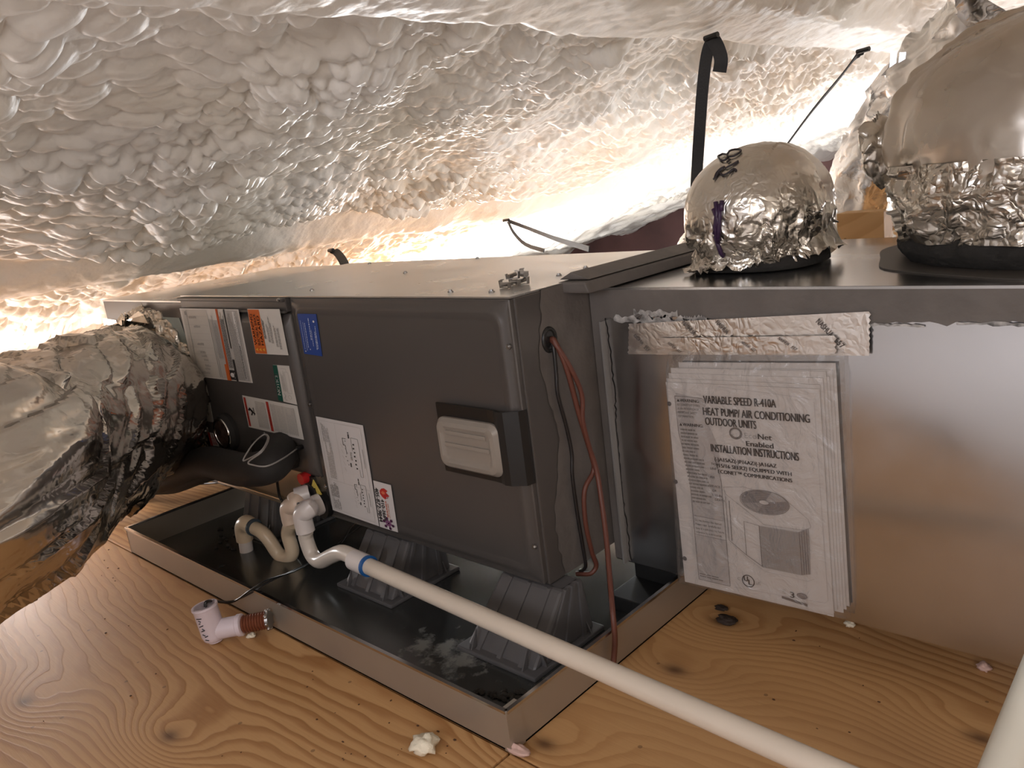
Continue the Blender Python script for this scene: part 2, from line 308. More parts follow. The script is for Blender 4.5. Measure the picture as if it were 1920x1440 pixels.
# ------------------------------------------------------------------ mesh building
class MB:
    def __init__(s): s.v = []; s.f = []; s.fm = []
    def add(s, v, f, k=0):
        n = len(s.v); s.v += [tuple(float(c) for c in p) for p in v]; s.f += [tuple(i + n for i in q) for q in f]; s.fm += [k] * len(f); return s
    def box(s, a, b, k=0):
        (x0, y0, z0), (x1, y1, z1) = a, b
        return s.add([(x0, y0, z0), (x1, y0, z0), (x1, y1, z0), (x0, y1, z0), (x0, y0, z1), (x1, y0, z1), (x1, y1, z1), (x0, y1, z1)],
                     [(0, 3, 2, 1), (4, 5, 6, 7), (0, 1, 5, 4), (1, 2, 6, 5), (2, 3, 7, 6), (3, 0, 4, 7)], k)
    def prism(s, base, off, k=0):
        n = len(base); off = np.asarray(off, float); v = [np.asarray(p, float) for p in base]; v = v + [p + off for p in v]
        f = [tuple(range(n))[::-1], tuple(range(n, 2 * n))] + [(i, (i + 1) % n, n + (i + 1) % n, n + i) for i in range(n)]
        return s.add(v, f, k)
    def tube(s, pts, r, seg=14, k=0, cap=True):
        P = np.asarray(pts, float); n = len(P); R = np.full(n, r, float) if np.isscalar(r) else np.asarray(r, float)
        T = np.gradient(P, axis=0); T /= np.linalg.norm(T, axis=1)[:, None] + 1e-12
        up = np.array([0, 0, 1.0]) if abs(T[0][2]) < 0.9 else np.array([1.0, 0, 0])
        u = np.cross(T[0], up); u /= np.linalg.norm(u); v = []
        for i in range(n):
            u = u - T[i] * np.dot(u, T[i]); u /= np.linalg.norm(u); b = np.cross(T[i], u)
            for j in range(seg):
                a = 2 * math.pi * j / seg; v.append(P[i] + R[i] * (math.cos(a) * u + math.sin(a) * b))
        f = [(i * seg + j, i * seg + (j + 1) % seg, (i + 1) * seg + (j + 1) % seg, (i + 1) * seg + j) for i in range(n - 1) for j in range(seg)]
        if cap: f += [tuple(range(seg))[::-1], tuple(range((n - 1) * seg, n * seg))]
        return s.add(v, f, k)
    def cyl(s, a, b, r, seg=20, k=0): return s.tube([a, b], r, seg, k)
    def ball(s, c, r, k=0, seg=12, rings=8):
        rr = np.array(r if not np.isscalar(r) else (r, r, r), float); c = np.asarray(c, float); v = []; 
        for i in range(rings + 1):
            t = math.pi * i / rings
            for j in range(seg):
                a = 2 * math.pi * j / seg; v.append(c + rr * np.array([math.sin(t) * math.cos(a), math.sin(t) * math.sin(a), math.cos(t)]))
        f = [(i * seg + j, (i + 1) * seg + j, (i + 1) * seg + (j + 1) % seg, i * seg + (j + 1) % seg) for i in range(rings) for j in range(seg)]
        return s.add(v, f, k)
    def ribbon(s, pts, wid, th, wdir, k=0):
        P = np.asarray(pts, float); n = len(P); T = np.gradient(P, axis=0); v = []
        W = np.asarray(wdir, float); W = np.tile(W, (n, 1)) if W.ndim == 1 else W
        wd = np.full(n, wid, float) if np.isscalar(wid) else np.asarray(wid, float)
        for i in range(n):
            t = T[i] / np.linalg.norm(T[i]); u = W[i] - t * np.dot(W[i], t); u /= np.linalg.norm(u); b = np.cross(t, u)
            for (p, q) in ((-1, -1), (1, -1), (1, 1), (-1, 1)): v.append(P[i] + u * p * wd[i] / 2 + b * q * th / 2)
        f = [(i * 4 + j, i * 4 + (j + 1) % 4, i * 4 + 4 + (j + 1) % 4, i * 4 + 4 + j) for i in range(n - 1) for j in range(4)] + [(3, 2, 1, 0), (n * 4 - 4, n * 4 - 3, n * 4 - 2, n * 4 - 1)]
        return s.add(v, f, k)
    def grid(s, P, nu, nv, closed_u=False, k=0):
        f = []
        for i in range(nv - 1):
            for j in range(nu if closed_u else nu - 1):
                f.append((i * nu + j, i * nu + (j + 1) % nu, (i + 1) * nu + (j + 1) % nu, (i + 1) * nu + j))
        return s.add(P, f, k)
    def build(s, name, mats, parent=None, smooth=False, bevel=0.0, kind=None, angle=None):
        mats = mats if isinstance(mats, (list, tuple)) else [mats]
        V = np.array(s.v, float).reshape(-1, 3)
        if parent is not None:
            org = np.array(parent['_org'])
        else:
            org = np.array([(V[:, 0].min() + V[:, 0].max()) / 2, (V[:, 1].min() + V[:, 1].max()) / 2, V[:, 2].min()])
        me = bpy.data.meshes.new(name); me.from_pydata(((V - org) * S).tolist(), [], s.f)
        for q in mats: me.materials.append(q)
        if len(mats) > 1: me.polygons.foreach_set('material_index', s.fm)
        bm = bmesh.new(); bm.from_mesh(me)
        if smooth and angle is None: bmesh.ops.remove_doubles(bm, verts=bm.verts, dist=1e-6)
        bmesh.ops.recalc_face_normals(bm, faces=bm.faces)
        if bevel > 0:
            bmesh.ops.bevel(bm, geom=[e for e in bm.edges if e.is_manifold and e.calc_face_angle(0) > 0.5], offset=bevel * S, segments=2, affect='EDGES', profile=0.6)
        bm.to_mesh(me); bm.free()
        if smooth:
            me.polygons.foreach_set('use_smooth', [True] * len(me.polygons))
            if angle: me.set_sharp_from_angle(angle=angle)
        o = bpy.data.objects.new(name, me); COL.objects.link(o)
        o['_org'] = [float(c) for c in org]
        if parent is not None:
            o.parent = parent; 
        else: o.location = org * S
        if kind: o['kind'] = kind
        return o
def sub(o):                                   # a part that carries sub-parts shares its thing's origin
    return o
def thing(name, label, cat, loc, group=None):
    o = bpy.data.objects.new(name, None); COL.objects.link(o); o.location = [c * S for c in loc]; o['_org'] = [float(c) for c in loc]
    o.empty_display_size = 0.05; o['label'] = label; o['category'] = cat
    if group: o['group'] = group
    return o
def tag(o, label, cat, group=None):
    o['label'] = label; o['category'] = cat
    if group: o['group'] = group
    return o
def spline(pts, n=40):
    P = np.asarray(pts, float); P = np.vstack([2 * P[0] - P[1], P, 2 * P[-1] - P[-2]]); out = []
    seg = len(P) - 3
    for i in range(seg):
        a, b, c, d = P[i:i + 4]
        for t in np.linspace(0, 1, max(2, n // seg), endpoint=(i == seg - 1)):
            out.append(0.5 * ((2 * b) + (-a + c) * t + (2 * a - 5 * b + 4 * c - d) * t * t + (-a + 3 * b - 3 * c + d) * t ** 3))
    return np.array(out)
def rbox(mb, x0, x1, z0, z1, y0, steps, rad=0.03, seg=5, k=0):
    """pressed sheet panel facing -y: rounded rectangular rings at (inset, depth) steps"""
    rings = []
    for ins, dep, r in steps:
        ring = []
        X0, X1, Z0, Z1 = x0 + ins, x1 - ins, z0 + ins, z1 - ins; r = max(r, 1e-4)
        for cx, cz, a0 in ((X1 - r, Z1 - r, 0), (X0 + r, Z1 - r, 90), (X0 + r, Z0 + r, 180), (X1 - r, Z0 + r, 270)):
            for q in range(seg + 1):
                a = math.radians(a0 + 90 * q / seg); ring.append((cx + r * math.cos(a), y0 - dep, cz + r * math.sin(a)))
        rings.append(ring)
    n = len(rings[0]); v = [p for r_ in rings for p in r_]
    f = [(i * n + j, i * n + (j + 1) % n, (i + 1) * n + (j + 1) % n, (i + 1) * n + j) for i in range(len(rings) - 1) for j in range(n)]
    f.append(tuple(range((len(rings) - 1) * n, len(rings) * n))); mb.add(v, f, k)

# ------------------------------------------------------------------ flat print: lettering and line work on a quad
_tc = {}
def text_mesh(t):
    if t in _tc: return _tc[t]
    cu = bpy.data.curves.new('t', 'FONT'); cu.body = t; cu.resolution_u = 3; cu.size = 1.0
    ob = bpy.data.objects.new('t', cu); COL.objects.link(ob)
    dg = bpy.context.evaluated_depsgraph_get(); me = bpy.data.meshes.new_from_object(ob.evaluated_get(dg))
    v = np.array([p.co[:2] for p in me.vertices]).reshape(-1, 2); f = [tuple(p.vertices) for p in me.polygons]
    bpy.data.objects.remove(ob); bpy.data.curves.remove(cu); bpy.data.meshes.remove(me)
    _tc[t] = (v, f); return _tc[t]
class Print:
    """P00,P10,P11,P01: world corners of the printed quad (u along the text, v up). W x H: its size in print units"""
    def __init__(s, quad, W, H, nrm=(0, -1, 0), base=0.0012):
        s.q = [np.asarray(p, float) for p in quad]; s.W = W; s.H = H; s.n = np.asarray(nrm, float); s.base = base
        s.v = []; s.f = []; s.m = []; s.mats = []; s.rng = random.Random(int(W * 13 + H * 7))
    def p(s, x, y, lay):
        u = x / s.W; v = y / s.H; a, b, c, d = s.q
        return a * (1 - u) * (1 - v) + b * u * (1 - v) + c * u * v + d * (1 - u) * v + s.n * (s.base + 0.00035 * lay)
    def mi(s, col):
        mt = pal(col)
        if mt not in s.mats: s.mats.append(mt)
        return s.mats.index(mt)
    def poly(s, pts, col, lay=1):
        n = len(s.v); s.v += [s.p(x, y, lay) for x, y in pts]; s.f.append(tuple(range(n, n + len(pts)))); s.m.append(s.mi(col))
    def rect(s, x0, y0, x1, y1, col, lay=1): s.poly([(x0, y0), (x1, y0), (x1, y1), (x0, y1)], col, lay)
    def line(s, a, b, t, col, lay=2):
        dx, dy = b[0] - a[0], b[1] - a[1]; L = math.hypot(dx, dy) or 1; nx, ny = -dy / L * t / 2, dx / L * t / 2
        s.poly([(a[0] - nx, a[1] - ny), (b[0] - nx, b[1] - ny), (b[0] + nx, b[1] + ny), (a[0] + nx, a[1] + ny)], col, lay)
    def path(s, pts, t, col, lay=2):
        for a, b in zip(pts[:-1], pts[1:]): s.line(a, b, t, col, lay)
    def frame(s, x0, y0, x1, y1, t, col, lay=2): s.path([(x0, y0), (x1, y0), (x1, y1), (x0, y1), (x0, y0)], t, col, lay)
    def disc(s, cx, cy, rx, ry, col, lay=2, n=28): s.poly([(cx + rx * math.cos(2 * math.pi * i / n), cy + ry * math.sin(2 * math.pi * i / n)) for i in range(n)], col, lay)
    def ring(s, cx, cy, rx, ry, t, col, lay=2, n=32, a0=0, a1=360):
        A = [math.radians(a0 + (a1 - a0) * i / n) for i in range(n + 1)]
        for a, b in zip(A[:-1], A[1:]):
            s.poly([(cx + rx * math.cos(a), cy + ry * math.sin(a)), (cx + rx * math.cos(b), cy + ry * math.sin(b)),
                    (cx + (rx - t) * math.cos(b), cy + (ry - t) * math.sin(b)), (cx + (rx - t) * math.cos(a), cy + (ry - t) * math.sin(a))], col, lay)
    def text(s, t, x, y, h, col, wid=None, lay=2, bold=0.0, ang=0):
        v, f = text_mesh(t)
        if not len(v): return
        lo = v.min(0); hi = v.max(0); k = h / 0.72; kx = k if wid is None else wid / (hi[0] - lo[0])
        ca, sa = math.cos(math.radians(ang)), math.sin(math.radians(ang))
        for dx in ((0,) if not bold else (0, bold)):
            n = len(s.v)
            for q in v:
                X = (q[0] - lo[0]) * kx + dx; Y = q[1] * k; s.v.append(s.p(x + X * ca - Y * sa, y + X * sa + Y * ca, lay))
            s.f += [tuple(i + n for i in g) for g in f]; s.m += [s.mi(col)] * len(f)
    def lines(s, x0, y0, x1, y1, n, col, fill=0.5, lay=2, gap=0.18):
        """small print too far away to read: rows of word-length strokes"""
        st = (y1 - y0) / n
        for i in range(n):
            y = y1 - (i + 1) * st; x = x0; end = x1 - (s.rng.random() ** 2) * (x1 - x0) * 0.35
            while x < end:
                wl = min((0.5 + s.rng.random() * 1.6) * st * 1.6, end - x)
                s.rect(x, y + st * (1 - fill) / 2, x + wl, y + st * (1 + fill) / 2, col, lay); x += wl + st * gap * 2
    def build(s, name, parent):
        mb = MB(); mb.v = [tuple(p) for p in s.v]; mb.f = s.f; mb.fm = s.m
        V = np.array(mb.v); org = np.array(parent['_org']); me = bpy.data.meshes.new(name); me.from_pydata(((V - org) * S).tolist(), [], mb.f)
        for q in s.mats: me.materials.append(q)
        me.polygons.foreach_set('material_index', s.m)
        o = bpy.data.objects.new(name, me); COL.objects.link(o); o.parent = parent; o['_org'] = [float(c) for c in org]; return o
def child_origin(o, parent):
    o['_org'] = parent['_org']; return o

# =================================================================== THE SETTING
ROOF_A, ROOF_B = 0.75 + 0.253 * 1.6, 0.253              # roof plane z = ROOF_A + ROOF_B * x
def roof_z(x): return ROOF_A + ROOF_B * x
def foam_roof():
    xs = np.concatenate([np.arange(-4.5, -2.3, 0.04), np.arange(-2.3, -1.8, 0.008), np.arange(-1.8, 0.22, 0.0046), np.arange(0.22, 0.8, 0.008), np.arange(0.8, 2.42, 0.03)])
    ys = np.concatenate([np.arange(-3.5, -0.85, 0.05), np.arange(-0.85, 1.1, 0.0048), np.arange(1.1, 2.6, 0.0085), np.arange(2.6, 5.35, 0.022)])
    X, Y = np.meshgrid(xs, ys); x = X.ravel(); y = Y.ravel(); z0 = 0 * x
    def nz(sx, sy, seed, o=2): return fbm(np.stack([x * sx, y * sy, z0 + seed * 1.37], 1), seed, o)
    wx = nz(2.3, 2.3, 3) * 0.06; wy = nz(2.3, 2.3, 9) * 0.06
    wx2 = nz(11, 11, 5) * 0.008; wy2 = nz(11, 11, 6) * 0.008
    xx = x + wx + wx2; yy = y + wy + wy2
    # two purlins along y, sprayed over smoothly
    def beam(c, half): t = np.clip(1 - np.abs(x + 0.35 * wx - c) / half, 0, 1); return t * t * (3 - 2 * t)
    b1 = beam(-1.62, 0.20); ss = lambda e0, e1, q: (lambda t: t * t * (3 - 2 * t))(np.clip((q - e0) / (e1 - e0), 0, 1)); xq = x + 0.12 * wx + 0.014 * nz(5, 5, 33); b2 = ss(-0.175, -0.085, xq) * (1 - ss(0.03, 0.11, xq))
    bm = np.clip(np.maximum(beam(-1.60, 0.24) * (0.95 + 0.4 * nz(1.1, 2.0, 31)), 0.38 * ss(-0.165, -0.125, xq) * (1 - ss(0.04, 0.08, xq))) * 2.6, 0, 1)
    left = 1 / (1 + np.exp((y - 0.25) * 6 + nz(2, 2, 41) * 3))            # big scales near, finer bubbles further on
    ridge = ridged(np.stack([x * 0.75, (y + 0.25 * x) * 2.6, z0], 1), 71, 2)    # lobes running down the slope
    big = caps(xx, yy * 0.8, 0.11, 11, 0.35, 0.9)
    med = caps(xx, yy * 0.68, 0.033, 21, 0.35, 0.85)
    med1 = caps(xx + 0.3, yy * 0.75, 0.045, 23, 0.25, 0.75)
    med2 = caps(xx * 0.9, yy, 0.021, 25, 0.3, 0.85)
    patch = np.clip(0.9 + nz(2.6, 2.6, 51) * 0.6, 0.5, 1.25)
    p2 = np.clip(0.5 + nz(4.0, 4.0, 55) * 1.6, 0, 1)
    bub = (0.26 * big + left * (1.15 * med + 0.75 * med1 * p2) + (1 - left) * (0.5 * med + 0.3 * med1 * p2 + 0.75 * med2)) * patch
    sag = (0.016 + 0.016 * (1 - left)) * ridge + 0.016 * nz(1.3, 1.3, 61)
    drop = (bub * 1.15 + sag) * (1 - 0.93 * bm) + 0.070 * b1 + 0.058 * b2 + 0.003 * nz(24, 24, 81) * bm - 0.025
    # thick lumps just under the lower purlin line, further back
    drop += 0.040 * np.exp(-((x + 1.50) / 0.22) ** 2) * np.clip((y - 1.0) * 1.5, 0, 1) * np.clip((2.6 - y) * 1.2, 0, 1) * (0.8 + 0.7 * nz(3, 5, 91))
    z = roof_z(x) - drop
    mb_v = np.stack([x, y, z], 1); nu = len(xs); nv = len(ys)
    idx = np.arange(nu * nv).reshape(nv, nu)
    f = np.stack([idx[:-1, :-1].ravel(), idx[1:, :-1].ravel(), idx[1:, 1:].ravel(), idx[:-1, 1:].ravel()], 1)
    me = bpy.data.meshes.new('ceiling'); me.vertices.add(len(mb_v)); me.vertices.foreach_set('co', (mb_v * S).ravel())
    me.loops.add(f.size); me.loops.foreach_set('vertex_index', f.ravel().astype(np.int32))
    me.polygons.add(len(f)); me.polygons.foreach_set('loop_start', np.arange(0, f.size, 4, dtype=np.int32)); me.polygons.foreach_set('loop_total', np.full(len(f), 4, dtype=np.int32))
    me.polygons.foreach_set('use_smooth', np.ones(len(f), bool)); me.materials.append(M['foam']); me.update(); me.validate()
    o = bpy.data.objects.new('ceiling', me); COL.objects.link(o); o['kind'] = 'structure'
    o['label'] = 'cream spray foam covering the sloping roof, bulging over purlins'
    o['category'] = 'ceiling'; o['_org'] = [0, 0, 0]; return o
foam_roof()

fl = MB().box((-4.7, -3.5, -0.06), (2.45, 5.35, -0.02)).build('floor', M['lumber'], kind='structure')
fl['label'] = 'attic deck of pine plywood under the air handler'; fl['category'] = 'floor'
for (x0, x1, y0, y1) in ((-2.42, 0.13, -1.20, -0.262), (0.135, 2.45, -1.20, -0.262), (-4.5, -2.425, -1.20, -0.262), (-2.2, -0.1, -0.258, 0.95), (-0.096, 2.0, -0.258, 0.95), (-4.5, -2.204, -0.258, 0.95),
                         (-3.2, -0.9, 0.954, 2.17), (-0.896, 1.5, 0.954, 2.17)):
    MB().box((x0, y0, -0.02), (x1, y1, 0.0)).build('plywood_sheet', M['ply'], fl, bevel=0.0015)
# white insulation beyond the deck; unseen front field added to reflect in supply plenum
def batt(x0, x1, y0, y1, zt, seed, edge=None):
    nx, ny = 90, 60; X, Y = np.meshgrid(np.linspace(x0, x1, nx), np.linspace(y0, y1, ny)); x = X.ravel(); y = Y.ravel()
    if edge is not None: y = y0 + (y - y0) / (y1 - y0) * (edge(x) - y0)
    z = zt + 0.035 * fbm(np.stack([x * 5, y * 5, 0 * x], 1), seed, 3)
    o = MB().grid(np.stack([x, y, z], 1), nx, ny).build('loose_insulation', M['insul'], smooth=True); o['kind'] = 'stuff'; return o
tag(batt(-3.5, 2.38, -3.44, -1.20, 0.03, 5, lambda x: np.clip(-1.22 + 0.85 * (x + 0.05), -1.22, -0.55)), 'unseen white insulation added past the near deck edge to brighten the supply plenum reflection', 'insulation')
tag(batt(-3.4, 2.38, 2.18, 5.18, 0.06, 8), 'white loose fill insulation at the far end of the attic', 'insulation')
for nm, a, b, mt in (('wall_back', (-4.7, 5.2, -0.05), (2.45, 5.3, 1.9), M['maroon']), ('wall_front', (-4.7, -3.55, -0.05), (2.45, -3.45, 1.9), M['foam']),
                     ('wall_right', (2.40, -3.5, -0.05), (2.5, 5.3, 1.9), M['foam'])):
    MB().box(a, b).build(nm, mt, kind='structure')

# =================================================================== DRAIN PAN
PX0, PX1, PY0, PY1, PH = -1.27, 0.137, -0.261, 0.62, 0.074
pan = thing('drain_pan', 'long shallow galvanised drain pan on the plywood under the air handler', 'drain pan', ((PX0 + PX1) / 2, (PY0 + PY1) / 2, 0))
MB().box((PX0, PY0, 0.001), (PX1, PY1, 0.004)).build('pan_floor', M['pan'], pan)
t = 0.003
for a, b in (((PX0, PY0, 0.001), (PX1, PY0 + t, PH)), ((PX1 - t, PY0, 0.001), (PX1, PY1, PH)), ((PX0, PY0, 0.001), (PX0 + t, PY1, PH)), ((PX0, PY1 - t, 0.001), (PX1, PY1, PH))):
    MB().box(a, b).build('pan_wall', M['panside'], pan)
for a, b in (((PX0, PY0 - 0.003, PH - 0.004), (PX1, PY0 + 0.004, PH + 0.001)), ((PX1 - 0.004, PY0, PH - 0.004), (PX1 + 0.003, PY1, PH + 0.001)), ((PX0 - 0.003, PY0, PH - 0.004), (PX0 + 0.004, PY1, PH + 0.001))):
    MB().box(a, b).build('rolled_rim', M['galv'], pan)
# seam tab folded round the near corner
MB().box((PX1 - 0.012, PY0 - 0.002, 0.002), (PX1 + 0.0015, PY0 + 0.03, PH)).build('corner_tab', M['panside'], pan)
# debris in the pan
rng = random.Random(4)
g = MB()
for i in range(70):
    c = at(rng.uniform(870, 985), rng.uniform(1296, 1322), 'z', 0.005) if i < 50 else at(rng.uniform(405, 470), rng.uniform(985, 1035), 'z', 0.005)
    r = rng.uniform(0.002, 0.006); g.ball((c[0], c[1], 0.0045 + r * 0.4), (r * rng.uniform(0.6, 2), r, r * 0.6), seg=6, rings=4)
o = g.build('grime', mat('grime', (0.03, 0.025, 0.02), 0.9)); o['kind'] = 'stuff'; tag(o, 'dark crumbs of dirt lying in the drain pan', 'debris')

# =================================================================== STANDS
ZB, ZT = 0.118, 0.651
CW = 1.221
def stand(cx, cy, label):
    st = thing('equipment_stand', label, 'stand', (cx, cy, 0.004), 'grey plastic stands under the air handler')
    hw, hd = 0.098, 0.10; z0 = 0.004
    MB().box((cx - hw, cy - hd, z0), (cx + hw, cy + hd, z0 + 0.009)).build('foot', M['stand'], st, bevel=0.003)
    bw, tw = 0.085, 0.076; b = MB(); zt = ZB - 0.003
    lo = [(cx - bw, cy - bw, z0 + 0.008), (cx + bw, cy - bw, z0 + 0.008), (cx + bw, cy + bw, z0 + 0.008), (cx - bw, cy + bw, z0 + 0.008)]
    yt = 0.006
    hi = [(cx - tw, yt, zt), (cx + tw, yt, zt), (cx + tw, cy + tw, zt), (cx - tw, cy + tw, zt)]
    b.add(lo + hi, [(0, 3, 2, 1), (4, 5, 6, 7), (0, 1, 5, 4), (1, 2, 6, 5), (2, 3, 7, 6), (3, 0, 4, 7)])
    b.build('pedestal', M['stand'], st, bevel=0.006)
    for sx in (-0.62, 0.0, 0.62):                                    # fluted faces
        for (ax, d) in (('y', -1), ('x', 1)):
            r = MB()
            if ax == 'y': r.prism([(cx + sx * bw - 0.005, cy - bw - 0.004, z0 + 0.009), (cx + sx * bw + 0.005, cy - bw - 0.004, z0 + 0.009), (cx + sx * tw + 0.004, yt - 0.004, zt), (cx + sx * tw - 0.004, yt - 0.004, zt)], (0, 0.012, 0))
            else: r.prism([(cx + bw + 0.004, cy + sx * bw - 0.005, z0 + 0.009), (cx + bw + 0.004, cy + sx * bw + 0.005, z0 + 0.009), (cx + tw + 0.004, (yt + cy + tw) / 2 + sx * (cy + tw - yt) / 2 + 0.004, zt), (cx + tw + 0.004, (yt + cy + tw) / 2 + sx * (cy + tw - yt) / 2 - 0.004, zt)], (-0.012, 0, 0))
            r.build('flute', M['stand'], st)
    for sx in (-0.75, 0.75):                                         # triangular gussets on the foot
        x = cx + sx * bw
        MB().prism([(x, cy - bw + 0.003, z0 + 0.009), (x, cy - hd + 0.004, z0 + 0.009), (x, cy - bw + 0.008, z0 + 0.045)], (0.003, 0, 0)).build('gusset', M['stand'], st)
        y = cy + sx * bw
        MB().prism([(cx + bw - 0.003, y, z0 + 0.009), (cx + hw - 0.004, y, z0 + 0.009), (cx + bw - 0.008, y, z0 + 0.045)], (0, 0.003, 0)).build('gusset', M['stand'], st)
    return st
stand(-0.475, 0.018, 'grey plastic stand under the middle of the air handler, behind the long white pipe')
stand(-0.045, -0.012, 'grey plastic stand under the near right corner of the air handler')
stand(-1.02, 0.06, 'grey plastic stand behind the yellowed drain trap, under the panel of warning labels')

# =================================================================== AIR HANDLER
ah = thing('air_handler', 'dark grey horizontal air handler covered in labels, standing over the drain pan', 'air handler', (-0.61, 0.28, ZB))
b = MB()
DS = -0.69                                                            # split between coil panel and access door
# shell: closed box, front slightly behind the two panels
b.box((-CW, 0.010, ZB), (0.0, 0.559, ZT - 0.003))
b.build('cabinet_shell', M['cab'], ah, bevel=0.003)
MB().box((-CW + 0.001, 0.001, ZT - 0.003), (-0.001, 0.558, ZT)).build('top_sheet', M['galvtop'], ah)
d = MB(); rbox(d, DS + 0.012, -0.004, ZB + 0.004, ZT - 0.004, 0.010, [(0, 0, .004), (0, .009, .004), (.002, .011, .004), (.012, .011, .03), (.018, .0165, .028), (.024, .0180, .026), (.034, .0155, .022), (.038, .0155, .022)])
d.build('access_door', M['cab'], ah, smooth=True, angle=0.7)
LP0 = 0.215
d = MB(); rbox(d, -CW + 0.004, DS - 0.004, LP0, ZT - 0.040, 0.010, [(0, 0, .004), (0, .006, .004), (.004, .012, .02), (.014, .022, .02), (.022, .024, .02)])
d.build('coil_panel', M['cab'], ah, smooth=True, angle=0.7)
d = MB(); d.box((-CW + 0.004, -0.004, ZT - 0.036), (DS - 0.004, 0.010, ZT - 0.004)); d.box((-CW + 0.004, -0.012, ZT - 0.012), (DS - 0.004, -0.003, ZT - 0.004)); d.box((-CW + 0.004, -0.012, ZT - 0.038), (DS - 0.004, -0.003, ZT - 0.032))
d.build('top_channel', M['cab'], ah, bevel=0.002)
MB().box((-CW + 0.006, 0.002, ZB + 0.012), (DS - 0.006, 0.010, LP0 + 0.004)).build('bare_lower_plate', M['tan'], ah)
MB().box((-CW, -0.010, ZB), (DS - 0.002, 0.010, ZB + 0.014)).build('bottom_rail', M['tan'], ah, bevel=0.003)
PF = -0.0145                                                          # face of the coil panel
DF = -0.0068                                                          # face of the door
def screw(x, y, z, nrm=(0, -1, 0), r=0.005, parent=ah, name='screw'):
    n = np.array(nrm, float); p = np.array([x, y, z], float); s = MB(); s.cyl(p, p + n * 0.003, r, 10); s.cyl(p + n * 0.003, p + n * 0.0055, r * 0.62, 6); return s.build(name, M['steel'], parent)
for px, py in ((957, 650), (1010, 1027), (582, 758), (612, 912)):
    q = at(px, py, 'y', -0.003); screw(min(q[0], -0.014), -0.003, q[2])
for px, py in ((523, 562), (497, 812), (550, 824)):
    q = at(px, py, 'y', -0.012); screw(q[0], -0.012, q[2], r=0.004)
for px, py in ((922, 548), (1048, 517), (1098, 503), (760, 512), (585, 545), (895, 485), (693, 495), (845, 548)):
    q = at(px, py, 'z', ZT); screw(q[0], q[1], ZT - 0.0005, (0, 0, 1), 0.0055)

def quad_world(px, y): return [at(a, b_, 'y', y) for a, b_ in px]
def label_part(name, px, y, base_mat, lab=None, parent=ah):
    """px: TL,TR,BR,BL in the photograph; the label is a thin sheet lying on the plane y"""
    q = quad_world(px, y); mb = MB(); mb.prism([q[3], q[2], q[1], q[0]], (0, -0.0008, 0)); o = mb.build(name, base_mat, parent)
    if lab: o['label'] = lab
    return o, q
K = (0.03, 0.027, 0.025); GR = (0.30, 0.28, 0.26); LG = (0.45, 0.42, 0.39); OR = (0.62, 0.13, 0.02); RD = (0.42, 0.035, 0.02); WH = (0.72, 0.69, 0.66); GN = (0.004, 0.075, 0.05); BL = (0.015, 0.06, 0.30)
def ccw(q): TL, TR, BR, BL_ = q; return [BR, TR, TL, BL_]             # text climbs, its top to the left
def cw(q): TL, TR, BR, BL_ = q; return [TL, BL_, BR, TR]              # text descends, its top to the right
# big rating label
o, q = label_part('rating_label', [(337, 578), (447, 580), (474, 718), (365, 705)], PF, M['label'], 'large white rating label with an orange and a black stripe')
P = Print(ccw(q), 130, 100)
P.rect(2, 2, 128, 26, LG, 1); P.rect(2, 27, 110, 47, LG, 1); P.rect(2, 52, 128, 96, (0.55, 0.51, 0.46), 1)
P.rect(0, 33, 130, 36.5, (0.5, 0.09, 0.02), 2); P.rect(0, 35, 30, 39.5, OR, 3)
P.rect(0, 21, 40, 24.5, K, 3); P.rect(60, 21.5, 130, 23.5, K, 3)
P.poly([(2, 24.5), (20, 24.5), (20, 33), (2, 33)], K, 3); P.disc(11, 29, 4.2, 3.4, WH, 4, 12); P.line((5, 26), (16, 25.5), 1.6, WH, 4); P.ring(11, 29, 8, 4.3, 1.0, K, 5, 16)
P.lines(24, 25, 126, 32, 4, K, 0.45, 4); P.lines(4, 4, 126, 20, 8, GR, 0.5, 3); P.lines(40, 38, 126, 46, 4, GR, 0.45, 3)
P.rect(4, 6, 126, 10, WH, 2); P.lines(6, 6.5, 70, 9.5, 2, K, 0.6, 3)
for yy in (48, 50.5): P.line((4, yy), (112, yy), 0.8, GR, 3)
for (x, y0, wd) in ((8, 68, 14), (16, 66, 9), (22, 64, 10), (33, 66, 8), (40, 67, 10), (47, 68, 10), (62, 68, 12), (95, 68, 12), (112, 72, 14)):
    P.lines(x, y0, x + 4.5, y0 + wd, 6, (0.36, 0.33, 0.30), 0.65, 3)
for x in (30, 45, 58, 72, 84, 100, 116): P.line((x, 54), (x, 94), 0.5, LG, 3)
P.line((4, 90), (126, 88), 0.6, GR, 3); P.rect(118, 89, 125, 92, GR, 3)
P.build('print', o)
# orange warning
o, q = label_part('warning_label', [(464, 579), (524, 579.5), (541, 666), (480, 663)], PF, M['label'], 'orange and white warning label')
P = Print(ccw(q), 80, 56)
P.rect(0.8, 35, 79, 55.2, OR, 1)
for i, (tx, y, wd) in enumerate((('WARNING', 49, 55), ('ELECTRICAL SHOCK', 43, 55), ('HAZARD', 37, 40))):
    P.text(tx, 16, y, 4.4, K, wd if i != 2 else 52, 3, bold=0.4); P.poly([(5, y), (11, y), (8, y + 4.4)], (0.75, 0.36, 0.05), 3)
P.lines(28, 30.5, 66, 34, 2, K, 0.5); 
for y0, a, b_ in ((24, 22, 62), (19, 20, 70), (12, 14, 55), (7, 10, 48)): P.lines(a, y0, b_, y0 + 4, 2, GR, 0.5)
P.build('print', o)
